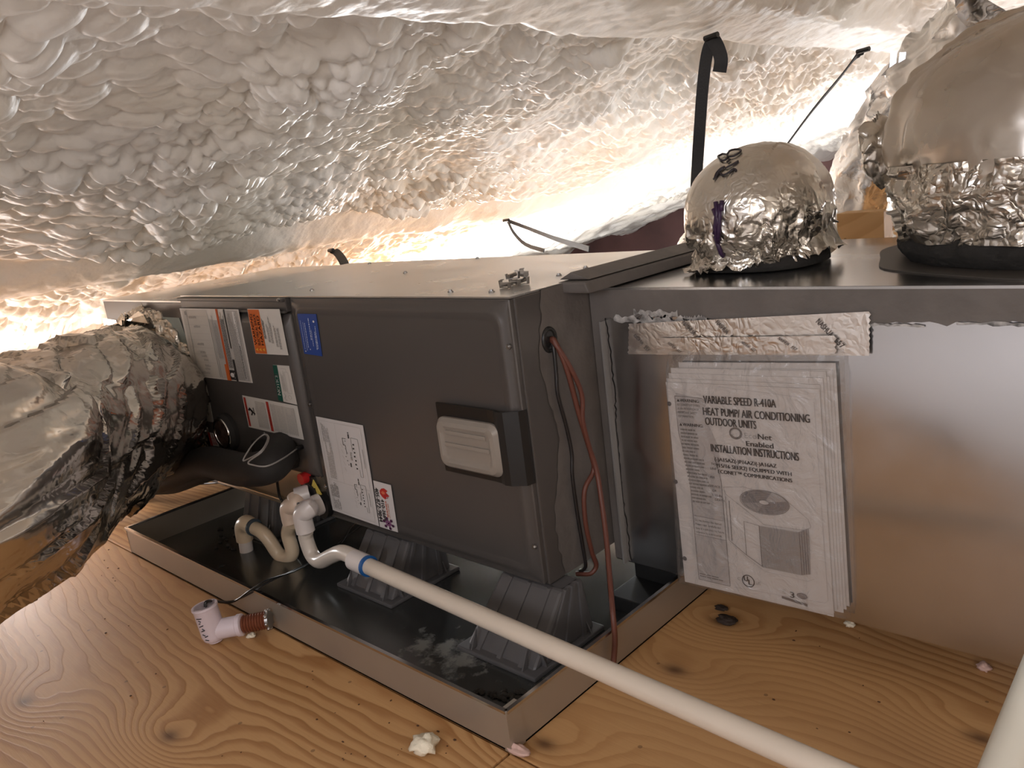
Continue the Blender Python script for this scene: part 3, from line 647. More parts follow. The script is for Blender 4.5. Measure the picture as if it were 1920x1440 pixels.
# notice
o, q = label_part('notice_label', [(512, 684), (542, 686), (557.5, 759), (523, 750.5)], PF, M['label'], 'small label with a green NOTICE band')
P = Print(ccw(q), 72, 32)
P.rect(0, 23, 72, 32, GN, 1); P.text('NOTICE', 12, 24.8, 5.6, WH, 42, 3, bold=0.5)
P.path([(4, 15), (8, 19), (14, 16), (18, 19)], 0.6, GR, 3); P.lines(22, 13, 62, 20, 4, LG, 0.4); P.frame(20, 4, 60, 11, 0.5, LG, 3); P.ring(12, 9, 4, 3, 0.6, LG, 3); P.path([(60, 7), (66, 7), (66, 18)], 0.5, LG)
P.build('print', o)
# red striped caution
o, q = label_part('caution_label', [(454.5, 741), (557.5, 761), (570, 824.5), (467, 800.5)], PF, M['label'], 'white caution label with two dark red stripes')
P = Print(ccw(q), 62, 100)
P.rect(3, 94, 59, 98, RD, 1); P.rect(3, 51, 59, 55.5, RD, 1); P.lines(16, 94.7, 46, 97.3, 1, (0.25, 0.02, 0.01), 0.7, 2); P.lines(14, 51.8, 48, 54.7, 1, (0.25, 0.02, 0.01), 0.7, 2)
P.path([(26, 88), (34, 84), (40, 90), (33, 86), (30, 80)], 2.2, K, 3); P.disc(36, 91, 2, 2, K, 3, 10); P.line((27, 82), (42, 82), 1.2, K, 3)
P.rect(6, 58, 56, 77, (0.52, 0.48, 0.43), 1); P.lines(5, 58, 57, 78, 7, LG, 0.5); P.rect(6, 6, 56, 48, (0.52, 0.48, 0.43), 1)
P.lines(5, 40, 57, 49, 3, LG, 0.5); P.lines(5, 25, 57, 37, 4, LG, 0.5); P.lines(5, 6, 57, 22, 5, LG, 0.55)
P.build('print', o)
o, q = label_part('grey_label', [(371, 720), (387.5, 722), (401, 792), (384.5, 789)], PF, mat('grey_label', (0.42, 0.39, 0.34), 0.5), 'narrow plain grey label')
o, q = label_part('small_red_label', [(390, 810), (404, 813), (411, 837), (396.5, 835)], PF, M['label'], 'tiny red and white label')
P = Print(ccw(q), 26, 20); P.rect(0, 14, 26, 20, RD, 1); P.lines(3, 1, 24, 13, 4, RD, 0.45); P.build('print', o)
# blue service sticker on the door
o, q = label_part('blue_label', [(557.5, 588), (593, 589), (604.5, 668), (571, 663)], DF, flat('label_blue', (0.02, 0.06, 0.27), 0.4), 'blue service label with white lines of print')
P = Print(ccw(q), 80, 42)
for y0, a, b_, tk in ((36, 10, 78, 0.9), (31, 8, 70, 0.8), (27, 14, 72, 1.2), (17, 30, 74, 1.6), (14.5, 18, 50, 1.0), (7, 12, 64, 1.4), (4.5, 14, 58, 1.4)): P.lines(a, y0, b_, y0 + tk * 1.3, 1, (0.45, 0.50, 0.65), 0.85, 2, 0.3)
P.disc(66, 7, 2.2, 2.0, WH, 2, 12); P.disc(6, 36, 1.4, 1.2, WH, 2, 10); P.disc(11, 24, 1.1, 0.9, WH, 2, 10)
P.build('print', o)
# wiring diagram
o, q = label_part('wiring_diagram', [(592.5, 780.5), (680.5, 797.5), (711, 986.5), (624.5, 956)], -0.0084, M['paper'], 'white wiring diagram sheet stuck on the door')
P = Print(ccw(q), 200, 110)
P.frame(6, 6, 194, 104, 0.5, LG, 2); P.line((70, 6), (70, 104), 0.5, LG); P.line((70, 66), (194, 66), 0.4, LG)
P.lines(150, 84, 190, 101, 5, GR, 0.35); P.lines(74, 82, 150, 98, 5, LG, 0.6); P.lines(8, 84, 34, 102, 5, GR, 0.4); P.lines(34, 84, 66, 104, 6, GR, 0.6)
for ox, k in ((74, 1.0), (8, 0.72)):
    def T(x, y): return (ox + x * k, 14 + y * k * 0.62)
    P.path([T(20, 4), T(96, 4), T(96, 30), T(70, 30)], 0.8, GR); P.path([T(20, 4), T(20, 14), T(34, 14)], 0.8, GR)
    for i in range(7): 
        a = T(34 + i * 8, 20 + (i % 2) * 2); P.rect(a[0], a[1], a[0] + 3.0 * k, a[1] + 3.0 * k, K, 3); a = T(38 + i * 8, 50 + (i % 3) * 3); P.rect(a[0], a[1], a[0] + 2.4 * k, a[1] + 2.4 * k, GR, 3)
    P.path([T(92, 48), T(92, 62), T(78, 62), T(78, 54), T(60, 54)], 0.9, K); P.lines(*T(94, 34), *T(112, 40), 1, K, 0.7); P.lines(*T(50, 34), *T(74, 42), 2, GR, 0.5); P.rect(*T(36, 42), *T(44, 46), K, 3)
    P.line(T(40, -8), T(78, -8), 1.0, GR)
    for i in range(5): P.line(T(24 + i * 12, 66), T(32 + i * 12, 72), 0.6, LG)
P.build('print', o)
# service company sticker
o, q = label_part('service_sticker', [(700, 900.5), (733, 909.5), (746.5, 998), (713, 987.5)], -0.0084, M['paper'], 'white service sticker with red and purple emblems')
P = Print(cw(q), 96, 40)
P.text('405-872-9844', 13, 2.0, 8.6, K, 70, 3, bold=0.9); P.text('410-2664', 34, 12.6, 7.4, K, 44, 3, bold=0.8)
P.lines(36, 22, 72, 25, 1, (0.55, 0.16, 0.10), 0.7, 3); P.lines(40, 26, 74, 29, 1, (0.62, 0.34, 0.26), 0.6, 3)
P.poly([(12, 18), (10, 24), (14, 31), (18, 27), (24, 34), (27, 27), (33, 24), (30, 18), (24, 13), (17, 13)], (0.5, 0.03, 0.02), 2); P.poly([(16, 20), (18, 25), (22, 24), (23, 19), (20, 16)], (0.65, 0.16, 0.08), 3); P.ring(26, 27, 4, 4, 1.2, (0.3, 0.02, 0.05), 3, 12)
for i in range(6):
    a = math.radians(60 * i + 15); P.line((82, 23), (82 + 10 * math.cos(a), 23 + 10 * math.sin(a)), 2.0, (0.16, 0.03, 0.12), 3); P.disc(82 + 10 * math.cos(a), 23 + 10 * math.sin(a), 3.0, 3.0, (0.06, 0.01, 0.05), 4, 10)
P.ring(82, 23, 6, 6, 1.6, (0.22, 0.05, 0.18), 4, 18)
P.build('print', o)
# black switch cover with a frosted tray
cv = MB(); q = quad_world([(813, 759), (962, 773), (957, 912), (831, 883)], -0.024)
x0 = q[0][0]; x1 = -0.045; zt_, zb_ = (q[0][2] + q[1][2]) / 2, (q[2][2] + q[3][2]) / 2
prof = [(x0, -0.019), (x1 - 0.03, -0.019), (x1 - 0.012, -0.021), (x1, -0.026), (x1 + 0.014, -0.024), (-0.006, -0.010), (-0.002, 0.004)]
nb = len(prof); v = []
for (xx, yy) in prof: v += [(xx, yy, zb_), (xx, yy, zt_), (xx, yy + 0.004, zb_), (xx, yy + 0.004, zt_)]
f = []
for i in range(nb - 1):
    a = i * 4; c = a + 4; f += [(a, c, c + 1, a + 1), (a + 2, a + 3, c + 3, c + 2), (a + 1, c + 1, c + 3, a + 3), (a, a + 2, c + 2, c)]
f += [(0, 1, 3, 2), (nb * 4 - 4, nb * 4 - 2, nb * 4 - 1, nb * 4 - 3)]
cover = cv.add(v, f).build('switch_cover', M['black'], ah); cover['label'] = 'black bent cover plate'
cover['_org'] = ah['_org']
tq = quad_world([(819, 781), (931, 795), (947, 896), (832, 874)], -0.024); tx0 = (tq[0][0] + tq[3][0]) / 2; tx1 = (tq[1][0] + tq[2][0]) / 2; tz1 = (tq[0][2] + tq[1][2]) / 2; tz0 = (tq[2][2] + tq[3][2]) / 2
tr = MB(); rbox(tr, tx0, tx1, tz0, tz1, -0.019, [(0, 0, .018), (0, .006, .018), (.006, .014, .016), (.014, .016, .014), (.020, .013, .012), (.024, .012, .012)])
tr.build('frosted_tray', M['tray'], cover, smooth=True, angle=0.6)
tz = (tz0 + tz1) / 2
MB().box((tx0 + 0.024, -0.0345, tz - 0.004), (tx1 - 0.02, -0.030, tz + 0.004)).build('tray_rib', M['tray'], cover, bevel=0.0015)
MB().box((tx0 + 0.03, -0.0345, tz1 - 0.030), (tx1 - 0.026, -0.030, tz1 - 0.022)).build('tray_rib', M['tray'], cover, bevel=0.0015)
MB().box((x0 - 0.006, -0.020, tz - 0.002), (x0 + 0.002, -0.014, tz + 0.018)).build('latch', M['black'], cover)
# round suction grommet
gc = at(431, 808, 'y', PF); gc2 = at(425, 813, 'y', PF - 0.02)
g1 = MB(); R0 = 0.050
g1.tube([gc + np.array([0, a, 0]) for a in (0.0, -0.012, -0.020, -0.022)], [R0, R0, R0 - 0.006, R0 - 0.012], 40)
gr = g1.build('rubber_grommet', M['rubber'], ah, smooth=True, angle=0.6); gr['label'] = 'round black grommet with a chrome ring'
g2 = MB(); ring = [gc + np.array([0.039 * math.cos(a), -0.0225, 0.039 * math.sin(a)]) for a in np.linspace(0, 2 * math.pi, 41)]; g2.tube(ring, 0.0042, 8, cap=False); g2.build('chrome_ring', M['chrome'], gr, smooth=True)
g3 = MB(); g3.cyl(gc + np.array([0, -0.020, 0]), gc + np.array([0, -0.0235, 0]), 0.034, 30); g3.build('capped_stub', mat('dull_copper', (0.10, 0.06, 0.045), 0.5, 0.5, var=0.7, vscale=45, bump=0.9, bscale=50), gr)
# drain fittings on the panel: black ports, red cap, yellow tag
c1 = at(606, 940, 'y', -0.004)
MB().prism([at(578, 885, 'y', 0.002), at(592, 893, 'y', 0.002), at(600, 920, 'y', 0.002), at(585, 930, 'y', 0.002), at(570, 915, 'y', 0.002)][::-1], (0, -0.012, 0)).build('drain_port', M['black'], ah)
MB().cyl(at(578, 893, 'y', -0.004), at(578, 893, 'y', -0.004) + np.array([0, -0.022, 0]), 0.014, 14).build('red_plug', M['red'], ah, smooth=True, angle=0.6)
MB().prism([at(588, 899, 'y', -0.012), at(604, 927, 'y', -0.012), at(597, 930, 'y', -0.012), at(592, 914, 'y', -0.012), at(584, 918, 'y', -0.012)][::-1], (0, -0.002, 0)).build('yellow_tag', M['yellow'], ah)
for px, py, r in ((592, 925, 0.030), (612, 945, 0.030)):
    c = at(px, py, 'y', 0.0); MB().cyl(c + np.array([0, 0.004, 0]), c + np.array([0, -0.016, 0]), r, 20).build('drain_port', M['black'], ah, smooth=True, angle=0.6)
# black insulation bib behind the line set, ragged lower edge
pl_ = [(478, 822), (520, 818), (556, 828), (563, 862), (560, 876), (548, 880), (540, 874), (520, 868), (500, 872), (480, 866)]
MB().prism([at(a, c, 'y', -0.015) for a, c in pl_][::-1], (0, -0.012, 0)).build('pipe_seal', M['rubber'], ah, bevel=0.004)
pl_ = [(560, 876), (575, 868), (578, 880), (566, 884)]
# mastic over the joint on the right side of the cabinet
sd = MB(); zs = np.linspace(ZB + 0.002, ZT - 0.002, 40); rg = random.Random(9)
lf = [0.066 + 0.012 * math.sin(z * 21) + rg.uniform(-.004, .004) - (0.0 if z > 0.40 else 0.018 * (0.40 - z) / 0.28) for z in zs]
v = [(0.0012, a, z) for a, z in zip(lf, zs)] + [(0.0016, 0.205, z) for z in zs]
sd.add(v, [(i, len(zs) + i, len(zs) + i + 1, i + 1) for i in range(len(zs) - 1)]); sd.build('mastic_smear', M['mastic'], ah, smooth=True)
hole = at(1030, 637, 'x', 0.002)
MB().tube([hole + np.array([0.0, 0.016 * math.cos(a), 0.020 * math.sin(a)]) for a in np.linspace(0, 2 * math.pi, 21)], 0.004, 8, cap=False).build('cable_bushing', M['black'], ah, smooth=True)
MB().cyl(hole + np.array([-0.002, 0, 0]), hole + np.array([0.0012, 0, 0]), 0.017, 16).build('cable_opening', M['black'], ah)

# =================================================================== RETURN PLENUM (left) AND SUPPLY PLENUM (right)
rp = thing('return_plenum', 'grey sheet metal return plenum on the far side of the labelled panel', 'plenum', (-1.52, 0.33, 0.10))
MB().box((-1.80, 0.012, 0.10), (-CW, 0.66, 0.630)).build('plenum_box', M['cab'], rp, bevel=0.002)
MB().box((-1.80, 0.010, 0.630), (-CW - 0.001, 0.66, 0.634)).build('top_sheet', M['galvtop'], rp)
q = quad_world([(192, 596), (218, 600), (222, 614), (196, 610)], 0.011)
MB().prism(q[::-1], (0, -0.001, 0)).build('bare_metal_patch', M['galv'], rp)
s_ = MB(); pts = [(304, 594), (336, 596), (352, 640), (358, 690), (345, 660), (330, 628)]
s_.prism([at(a, c, 'y', 0.011) for a, c in pts][::-1], (0, -0.001, 0)); s_.build('mastic_smear', mat('pale_mastic', (0.30, 0.33, 0.30), 0.5, var=0.1), rp)
sp = thing('supply_plenum', 'galvanised supply plenum with grey mastic along its top and left edges', 'plenum', (0.85, 0.48, 0.086))
SPX1 = 1.75
MB().box((0.004, 0.205, 0.086), (SPX1, 0.78, 0.626)).build('plenum_box', M['galv'], sp, bevel=0.002)
MB().box((0.004, 0.203, 0.626), (SPX1, 0.782, 0.630)).build('top_sheet', mat('supply_top_sheet', (0.50, 0.50, 0.50), 0.22, 1.0, var=0.12, vscale=5, rvar=0.08), sp)
def strip(edge_a, edge_b, y, name, mt, parent):
    n = len(edge_a); MB().add([(a, y, c) for a, c in edge_a] + [(a, y, c) for a, c in edge_b], [(i, i + 1, n + i + 1, n + i) for i in range(n - 1)]).build(name, mt, parent, smooth=True)
xs = np.linspace(0.004, SPX1, 160); rg = random.Random(3)
low = 0.572 + 0.006 * np.sin(xs * 9) + np.array([rg.uniform(-.004, .004) for _ in xs]) + 0.010 * (xs > 0.5)
strip(list(zip(xs, np.full(160, 0.6305))), list(zip(xs, low)), 0.2035, 'mastic_band', M['mastic'], sp)
zs = np.linspace(0.09, 0.60, 70); rt = 0.036 + np.array([rg.uniform(-.002, .0025) for _ in zs]) + 0.003 * np.sin(zs * 17)
strip(list(zip(np.full(70, 0.004), zs)), list(zip(rt, zs)), 0.2030, 'mastic_band', M['mastic'], sp)
# peeling pale flakes at the lower edge of the mastic
for (xa, xb, zc, hh, sd_) in ((0.055, 0.215, 0.572, 0.012, 1), (0.10, 0.19, 0.585, 0.008, 2), (0.20, 0.245, 0.578, 0.007, 7), (0.47, 0.58, 0.575, 0.003, 3), (0.62, 0.80, 0.580, 0.004, 4)):
    rg = random.Random(sd_); n = 26; X = np.linspace(xa, xb, n); up = [zc + hh * rg.uniform(0.1, 1.0) for _ in X]; dn = [zc - hh * rg.uniform(0.1, 0.9) for _ in X]
    strip(list(zip(X, up)), list(zip(X, dn)), 0.2018, 'peeling_flake', mat('flake_%d' % sd_, (0.36, 0.35, 0.34), 0.45, 0.3, var=0.7, vscale=60), sp)
# folded flange between cabinet and plenum
fg = MB(); fg.prism([(-0.012, 0.135, 0.652), (0.052, 0.135, 0.652), (0.060, 0.135, 0.632), (0.0, 0.135, 0.632)], (0, 0.50, 0)); fg.build('joint_flange', M['mastic'], sp, bevel=0.004)
tp = MB(); tp.prism([(-0.020, 0.15, 0.654), (0.010, 0.15, 0.668), (0.050, 0.15, 0.654)], (0, 0.49, 0)); tp.build('joint_cap', M['mastic'], sp, bevel=0.003)
MB().box((0.0305, 0.19, 0.088), (0.0345, 0.2035, 0.57)).build('joint_ridge', mat('edge_mastic', (0.20, 0.19, 0.18), 0.5), sp)
# black block under the plenum, in the pan
bl_ = MB(); bl_.box((0.015, 0.155, 0.004), (0.128, 0.30, 0.034)); bl_.box((0.02, 0.24, 0.034), (0.12, 0.30, 0.0855)); tag(bl_.build('support_block', mat('black_painted_wood', (0.008, 0.008, 0.008), 0.6), bevel=0.002), 'black block in the drain pan under the supply plenum', 'block')

# =================================================================== FOIL DUCTS
def rings_mesh(path, rad, nseg, disp, flatx=1.0):
    """tube along path; disp(P, s, a) gives the crumple outwards"""
    P = np.asarray(path, float); n = len(P); T = np.gradient(P, axis=0); T /= np.linalg.norm(T, axis=1)[:, None]
    u = np.cross(T[0], np.array([0, 0, 1.0])); u /= np.linalg.norm(u); V = []; Nn = []; SA = []
    L = np.concatenate([[0], np.cumsum(np.linalg.norm(np.diff(P, axis=0), axis=1))])
    for i in range(n):
        u = u - T[i] * np.dot(u, T[i]); u /= np.linalg.norm(u); b_ = np.cross(T[i], u)
        for j in range(nseg):
            a = 2 * math.pi * j / nseg; dvec = math.cos(a) * u + math.sin(a) * b_
            V.append(P[i] + rad[i] * dvec); Nn.append(dvec); SA.append((L[i], a))
    V = np.array(V); Nn = np.array(Nn); SA = np.array(SA)
    V = V + Nn * disp(V, SA)[:, None]; return V
# big flex duct from the return plenum towards the camera's left
def atd(px, py, dist):
    d_ = ROT.T @ np.array([(px - 960) / FPX, (py - 720) / FPX, 1.0]); return CAM + d_ / np.linalg.norm(d_) * dist
path = spline([(-1.49, 0.010, 0.352), (-1.48, -0.09, 0.355), atd(235, 762, 2.36), atd(125, 822, 2.02), atd(0, 890, 1.78), atd(-150, 950, 1.55), (-0.50, -1.25, 0.42), (-0.50, -1.9, 0.42)], 230)
fd = thing('flex_duct', 'fat crinkled silver flex duct joined to the grey return plenum', 'duct', (-1.2, -0.3, 0.05))
ns = 230; n = len(path); s_arc = np.linspace(0, 1, n)
rad = np.full(n, 0.208); rad[:30] = np.linspace(0.232, 0.208, 30)
def fdisp(V, SA):
    s, a = SA[:, 0], SA[:, 1]; ca, sa_ = np.cos(a), np.sin(a)
    Q = np.stack([s * 5.0 + a * 0.45, ca * 1.3, sa_ * 1.3], 1)
    r = 0.009 * ridged(Q, 3, 2) - 0.008
    Q2 = np.stack([s * 6.0 + 1.6 * a, ca * 1.6, sa_ * 1.6], 1)
    wr0 = np.clip(ridged(np.stack([s * 7.0 + 1.9 * a, ca * 0.8, sa_ * 0.8], 1), 13, 1), 0, 1) ** 3
    r += 0.016 * facets(Q2, 5) + 0.014 * wr0 * np.clip(vnoise(Q2 * 0.8, 2) + 0.4, 0, 1) + 0.004 * facets(np.stack([s * 14 + 3 * a, ca * 3, sa_ * 3], 1), 9)
    k = np.clip(s / 0.06, 0, 1); return r * k + 0.004 * facets(np.stack([s * 40, ca * 9, sa_ * 9], 1), 19) * (1 - 0.6 * k)
MB().grid(rings_mesh(path, rad, ns, fdisp), ns, n, True).build('duct_jacket', M['foil'], fd, smooth=True)
col = spline([(-1.49, 0.012, 0.352), (-1.49, -0.02, 0.353), (-1.487, -0.045, 0.354)], 24)
def cdisp(V, SA): return 0.016 * facets(V * 26, 4) + 0.010 * facets(V * 60, 8) + 0.004
MB().grid(rings_mesh(col, np.linspace(0.262, 0.235, len(col)), 220, cdisp), 220, len(col), True).build('tape_collar', M['foil2'], fd, smooth=True)
tf = MB(); p0 = at(265, 590, 'y', -0.03)
tf.prism([at(238, 600, 'y', -0.03), at(262, 583, 'y', -0.035), at(272, 590, 'y', -0.045), at(280, 606, 'y', -0.03)], (0, -0.004, 0)); tf.build('tape_tab', M['foil2'], fd)

def dome(name, label, c, r, mt, seed, nseg=220, nr=130, low=0.25, lean=(0, 0), crease=1.0, seams=(), top=2.0, zmin=0.634):
    o = thing(name, label, 'duct', (c[0], c[1], 0.63))
    T, A = np.meshgrid(np.linspace(0.02, math.pi * 0.86, nr), np.linspace(0, 2 * math.pi, nseg, endpoint=False), indexing='ij'); t = T.ravel(); a = A.ravel()
    st = np.sin(t); D = np.stack([st * np.cos(a), st * np.sin(a), np.cos(t)], 1)
    e = 2.0 / top
    Dn = np.sign(D) * np.abs(D) ** e
    V = Dn * np.array(r) + np.array(c); V[:, 0] += lean[0] * D[:, 2] * r[2]; V[:, 1] += lean[1] * D[:, 2] * r[2]
    k = np.clip((low - D[:, 2]) * 2.2, 0.0, 1.0)                       # creased below, tight above
    k2 = np.clip(0.10 + k + 0.35 * np.clip(vnoise(V * 6, seed + 3), 0, 1), 0, 1) * crease
    h = 0.013 * facets(V * np.array([18, 18, 10]), seed) * k2 + 0.010 * facets(V * np.array([36, 36, 22]), seed + 9) * k2 + 0.0025 * facets(V * 70, seed + 5) * k2 + 0.006 * vnoise(V * 7, seed)
    for (ang, wd, dep, tilt) in seams:
        da = (a - ang + tilt * (D[:, 2]) + math.pi) % (2 * math.pi) - math.pi
        h += dep * np.exp(-(da / wd) ** 2) * (0.6 + 0.8 * np.abs(vnoise(V * 25, seed + 11)))
    V = V + D * h[:, None]; V[:, 2] = np.maximum(V[:, 2], zmin)
    MB().grid(V, nseg, nr, True).build('foil_wrap', mt, o, smooth=True)
    return o
# small boot marked R9
DC = np.array((0.226, 0.440, 0.728)); DR = np.array((0.124, 0.145, 0.118))
d1 = dome('duct_boot', 'small foil-wrapped duct boot marked R9 on top of the supply plenum', DC, DR, M['foil2'], 31, low=0.12, top=2.15, seams=((3.6, 0.05, -0.008, 0.3),))
# foil skirt taped to the plenum and dark liner below it
nsk = 160; sk = []; rg = random.Random(5)
for i, (rr, zz) in enumerate(((0.94, 0.690), (1.0, 0.672), (1.03, 0.660), (1.06, 0.650), (1.10, 0.646))):
    for j in range(nsk):
        a = 2 * math.pi * j / nsk; wob = 0.016 * math.sin(3 * a + 1) + (0.012 * rg.uniform(-1, 1) if i == 4 else 0.004 * rg.uniform(-1, 1))
        kx = 0.112 if math.cos(a) < 0 else 0.108
        sk.append((DC[0] + (kx * rr + wob) * math.copysign(abs(math.cos(a)) ** 0.75, math.cos(a)), DC[1] + (0.106 * rr + wob) * math.copysign(abs(math.sin(a)) ** 0.75, math.sin(a)), zz + 0.010 * math.cos(a - 0.3) + (0.008 * rg.uniform(-1, 1) if i == 4 else 0.002 * rg.uniform(-1, 1))))
MB().grid(np.array(sk), nsk, 5, True).build('foil_skirt', M['foil2'], d1, smooth=True)
sk = []
for rr, zz in ((0.80, 0.660), (0.97, 0.656), (1.05, 0.645), (1.05, 0.633), (0.8, 0.631)):
    for j in range(60):
        a = 2 * math.pi * j / 60; sk.append((DC[0] + 0.108 * rr * math.copysign(abs(math.cos(a)) ** 0.75, math.cos(a)), DC[1] + 0.104 * rr * math.copysign(abs(math.sin(a)) ** 0.75, math.sin(a)), zz))
MB().grid(np.array(sk), 60, 5, True).build('black_liner', M['blackins'], d1, smooth=True)
# handwriting on the boot: strokes laid on the foil
def on_dome(px, py, off=0.004):
    d_ = ROT.T @ np.array([(px - 960) / FPX, (py - 720) / FPX, 1.0]); o_ = (CAM - DC) / DR; dd = d_ / DR
    A_ = dd @ dd; B_ = 2 * o_ @ dd; C_ = o_ @ o_ - 1; disc = B_ * B_ - 4 * A_ * C_
    t_ = (-B_ - math.sqrt(max(disc, 0))) / (2 * A_); p = CAM + d_ * t_; nn = (p - DC) / DR ** 2; nn /= np.linalg.norm(nn); return p + nn * off
strokes = [[(1342, 341), (1352, 327), (1360, 320)], [(1352, 327), (1358, 333), (1368, 329), (1378, 322), (1382, 325)], [(1344, 338), (1347, 330), (1354, 322), (1362, 318)],
           [(1362, 321), (1372, 316), (1386, 308)], [(1366, 310), (1371, 305)],
           [(1350, 300), (1356, 307), (1364, 305), (1367, 298), (1358, 295), (1350, 299)], [(1367, 300), (1378, 299), (1388, 293), (1390, 288), (1380, 287), (1370, 290), (1366, 297)]]
mk = MB()
for st in strokes:
    mk.tube([on_dome(x, y, 0.007) for x, y in [tuple(p) for p in spline([(a, c, 0) for a, c in st], 14)[:, :2]]], 0.0019, 6)
mk.build('handwriting', M['marker'], d1, smooth=True)
mk = MB()
for st in ([(1346, 380), (1348, 400), (1345, 425), (1349, 450)], [(1352, 384), (1353, 405), (1351, 430), (1350, 452)], [(1342, 392), (1350, 412), (1344, 436)], [(1357, 378), (1356, 396)], [(1345, 440), (1355, 470), (1360, 476)]):
    mk.tube([on_dome(a, c, 0.007) for a, c in st], 0.0040, 6)
mk.build('marker_smear', M['purple'], d1, smooth=True)
# large boot at the right
d2 = dome('duct_elbow', 'large foil-wrapped duct elbow on the supply plenum, taller than the marked boot', (0.745, 0.56, 0.79), (0.315, 0.28, 0.205), mat('tight_foil', (0.62, 0.57, 0.51), 0.30, 1.0, var=0.03, rvar=0.06, vscale=5, bump=0.10, bscale=22), 57, 280, 160, low=-0.05, top=2.35, seams=((4.62, 0.045, -0.016, 0.10), (3.75, 0.10, 0.012, 0.5)), zmin=0.672)
def elbow_band(z0_, z1_, r0, r1, name, mt, amp, seed):
    pts = []; nz_ = 34; nn = 240
    for i in range(nz_):
        q_ = i / (nz_ - 1); zz = z0_ + (z1_ - z0_) * q_; rr = r0 + (r1 - r0) * q_ + 0.03 * math.sin(q_ * math.pi)
        for j in range(nn):
            a = 2 * math.pi * j / nn; pts.append((0.745 + 0.315 * rr * math.copysign(abs(math.cos(a)) ** 0.85, math.cos(a)), 0.56 + 0.28 * rr * math.copysign(abs(math.sin(a)) ** 0.85, math.sin(a)), zz))
    V = np.array(pts); D = (V - np.array((0.745, 0.56, 0.78))); D[:, 2] *= 0.2; D /= np.linalg.norm(D, axis=1)[:, None]
    h = amp * (facets(V * np.array([14, 14, 12]), seed) + 0.5 * facets(V * np.array([30, 30, 20]), seed + 3) + 0.1 * facets(V * 70, seed + 7)); V = V + D * h[:, None]
    MB().grid(V, nn, nz_, True).build(name, mt, d2, smooth=True)
elbow_band(0.668, 0.785, 0.93, 1.00, 'crumpled_band', M['foil2'], 0.024, 61)
elbow_band(0.633, 0.674, 0.90, 0.935, 'black_liner', M['blackins'], 0.006, 67)
# crumpled gather at the left shoulder of the elbow
gp = at(1652, 280, 'y', 0.46); T_, A_ = np.meshgrid(np.linspace(0.05, 3.1, 50), np.linspace(0, 2 * math.pi, 70, endpoint=False), indexing='ij')
V = np.stack([np.sin(T_.ravel()) * np.cos(A_.ravel()) * 0.026, np.sin(T_.ravel()) * np.sin(A_.ravel()) * 0.045, np.cos(T_.ravel()) * 0.048], 1); V = V * (1 + 0.9 * facets(V * 45, 3) * 0.5)[:, None] + gp
MB().grid(V, 70, 50, True).build('foil_gather', M['foil2'], d2, smooth=True)
# mastic puddle round the elbow foot
pts = [(0.745 + 0.345 * (1 + 0.05 * math.sin(5 * a)) * math.cos(a), 0.545 + 0.30 * (1 + 0.04 * math.sin(7 * a + 1)) * math.sin(a), 0.6301) for a in np.linspace(0, 2 * math.pi, 64, endpoint=False)]
MB().prism(pts, (0, 0, 0.0022)).build('mastic_puddle', mat('dark_mastic', (0.055, 0.048, 0.042), 0.5), d2)
# two pale ducts further back
def back_duct(name, label, pts, r, mt, seed):
    pth = spline(pts, 90); nn = 120
    def dsp(V, SA): return 0.018 * ridged(np.stack([SA[:, 0] * 9, np.cos(SA[:, 1]) * 1.5, np.sin(SA[:, 1]) * 1.5], 1), seed, 2) * 0.6 + 0.012 * facets(V * 14, seed)
    o = thing(name, label, 'duct', tuple(pth[0])); MB().grid(rings_mesh(pth, np.full(len(pth), r), nn, dsp), nn, len(pth), True).build('duct_jacket', mt, o, smooth=True); return o
back_duct('flex_duct', 'pale silver flex duct descending between the marked boot and the large elbow', [(0.42, 1.25, 1.02), (0.26, 1.28, 0.90), (0.13, 1.32, 0.72), (0.06, 1.40, 0.55), (0.04, 1.5, 0.3), (0.04, 1.6, 0.12)], 0.125, M['foilw'], 3)
back_duct('flex_duct', 'white flex duct showing behind the left side of the marked boot', [(-0.10, 1.0, 0.48), (-0.22, 1.2, 0.50), (-0.38, 1.4, 0.50), (-0.55, 1.7, 0.42), (-0.7, 2.0, 0.3)], 0.155, M['foilw'], 7)
# lumber stub at the back
wq = [at(1568, 401, 'y', 1.05), at(1640, 398, 'y', 1.05)]
tag(MB().box((wq[0][0], 1.05, 0.0), (wq[1][0] + 0.02, 1.11, wq[0][2])).build('wood_post', M['lumber'], bevel=0.003), 'cut wooden post end standing behind the supply plenum', 'post')

# =================================================================== HANGING STRAPS
def strap(label, anchor, pts, wid, wdir, flap=None, extra=None):
    o = thing('hanging_strap', label, 'strap', tuple(anchor), 'black webbing straps')
    MB().ribbon(spline(pts, 36), wid, 0.003, wdir).build('webbing', M['web'], o, smooth=False)
    if flap is not None: MB().ribbon(spline(flap[0], 14), flap[1], 0.003, flap[2]).build('strap_tail', M['web'], o)
    a = np.array(anchor, float); k = MB(); k.cyl(a + np.array([-0.016, -0.008, 0.002]), a + np.array([0.020, -0.014, 0.004]), 0.0065, 8); k.build('nail', M['black'], o)
    return o
Y1 = 0.80
a = at(1337, 72, 'y', Y1); 
strap('black strap hanging straight down from the upper purlin to the marked duct boot', a,
      [a, at(1326, 100, 'y', Y1), at(1318, 160, 'y', Y1), at(1312, 240, 'y', Y1), at(1306, 335, 'y', Y1), at(1302, 430, 'y', Y1 - 0.1)], np.linspace(0.040, 0.020, 36)[:35] if False else 0.028, (1, 0.15, 0),
      ([a + np.array([0.005, -0.01, -0.002]), at(1346, 90, 'y', Y1 - 0.012), at(1352, 112, 'y', Y1 - 0.014), at(1349, 135, 'y', Y1 - 0.01)], 0.030, (1, 0.4, 0)))
Y2 = 1.45
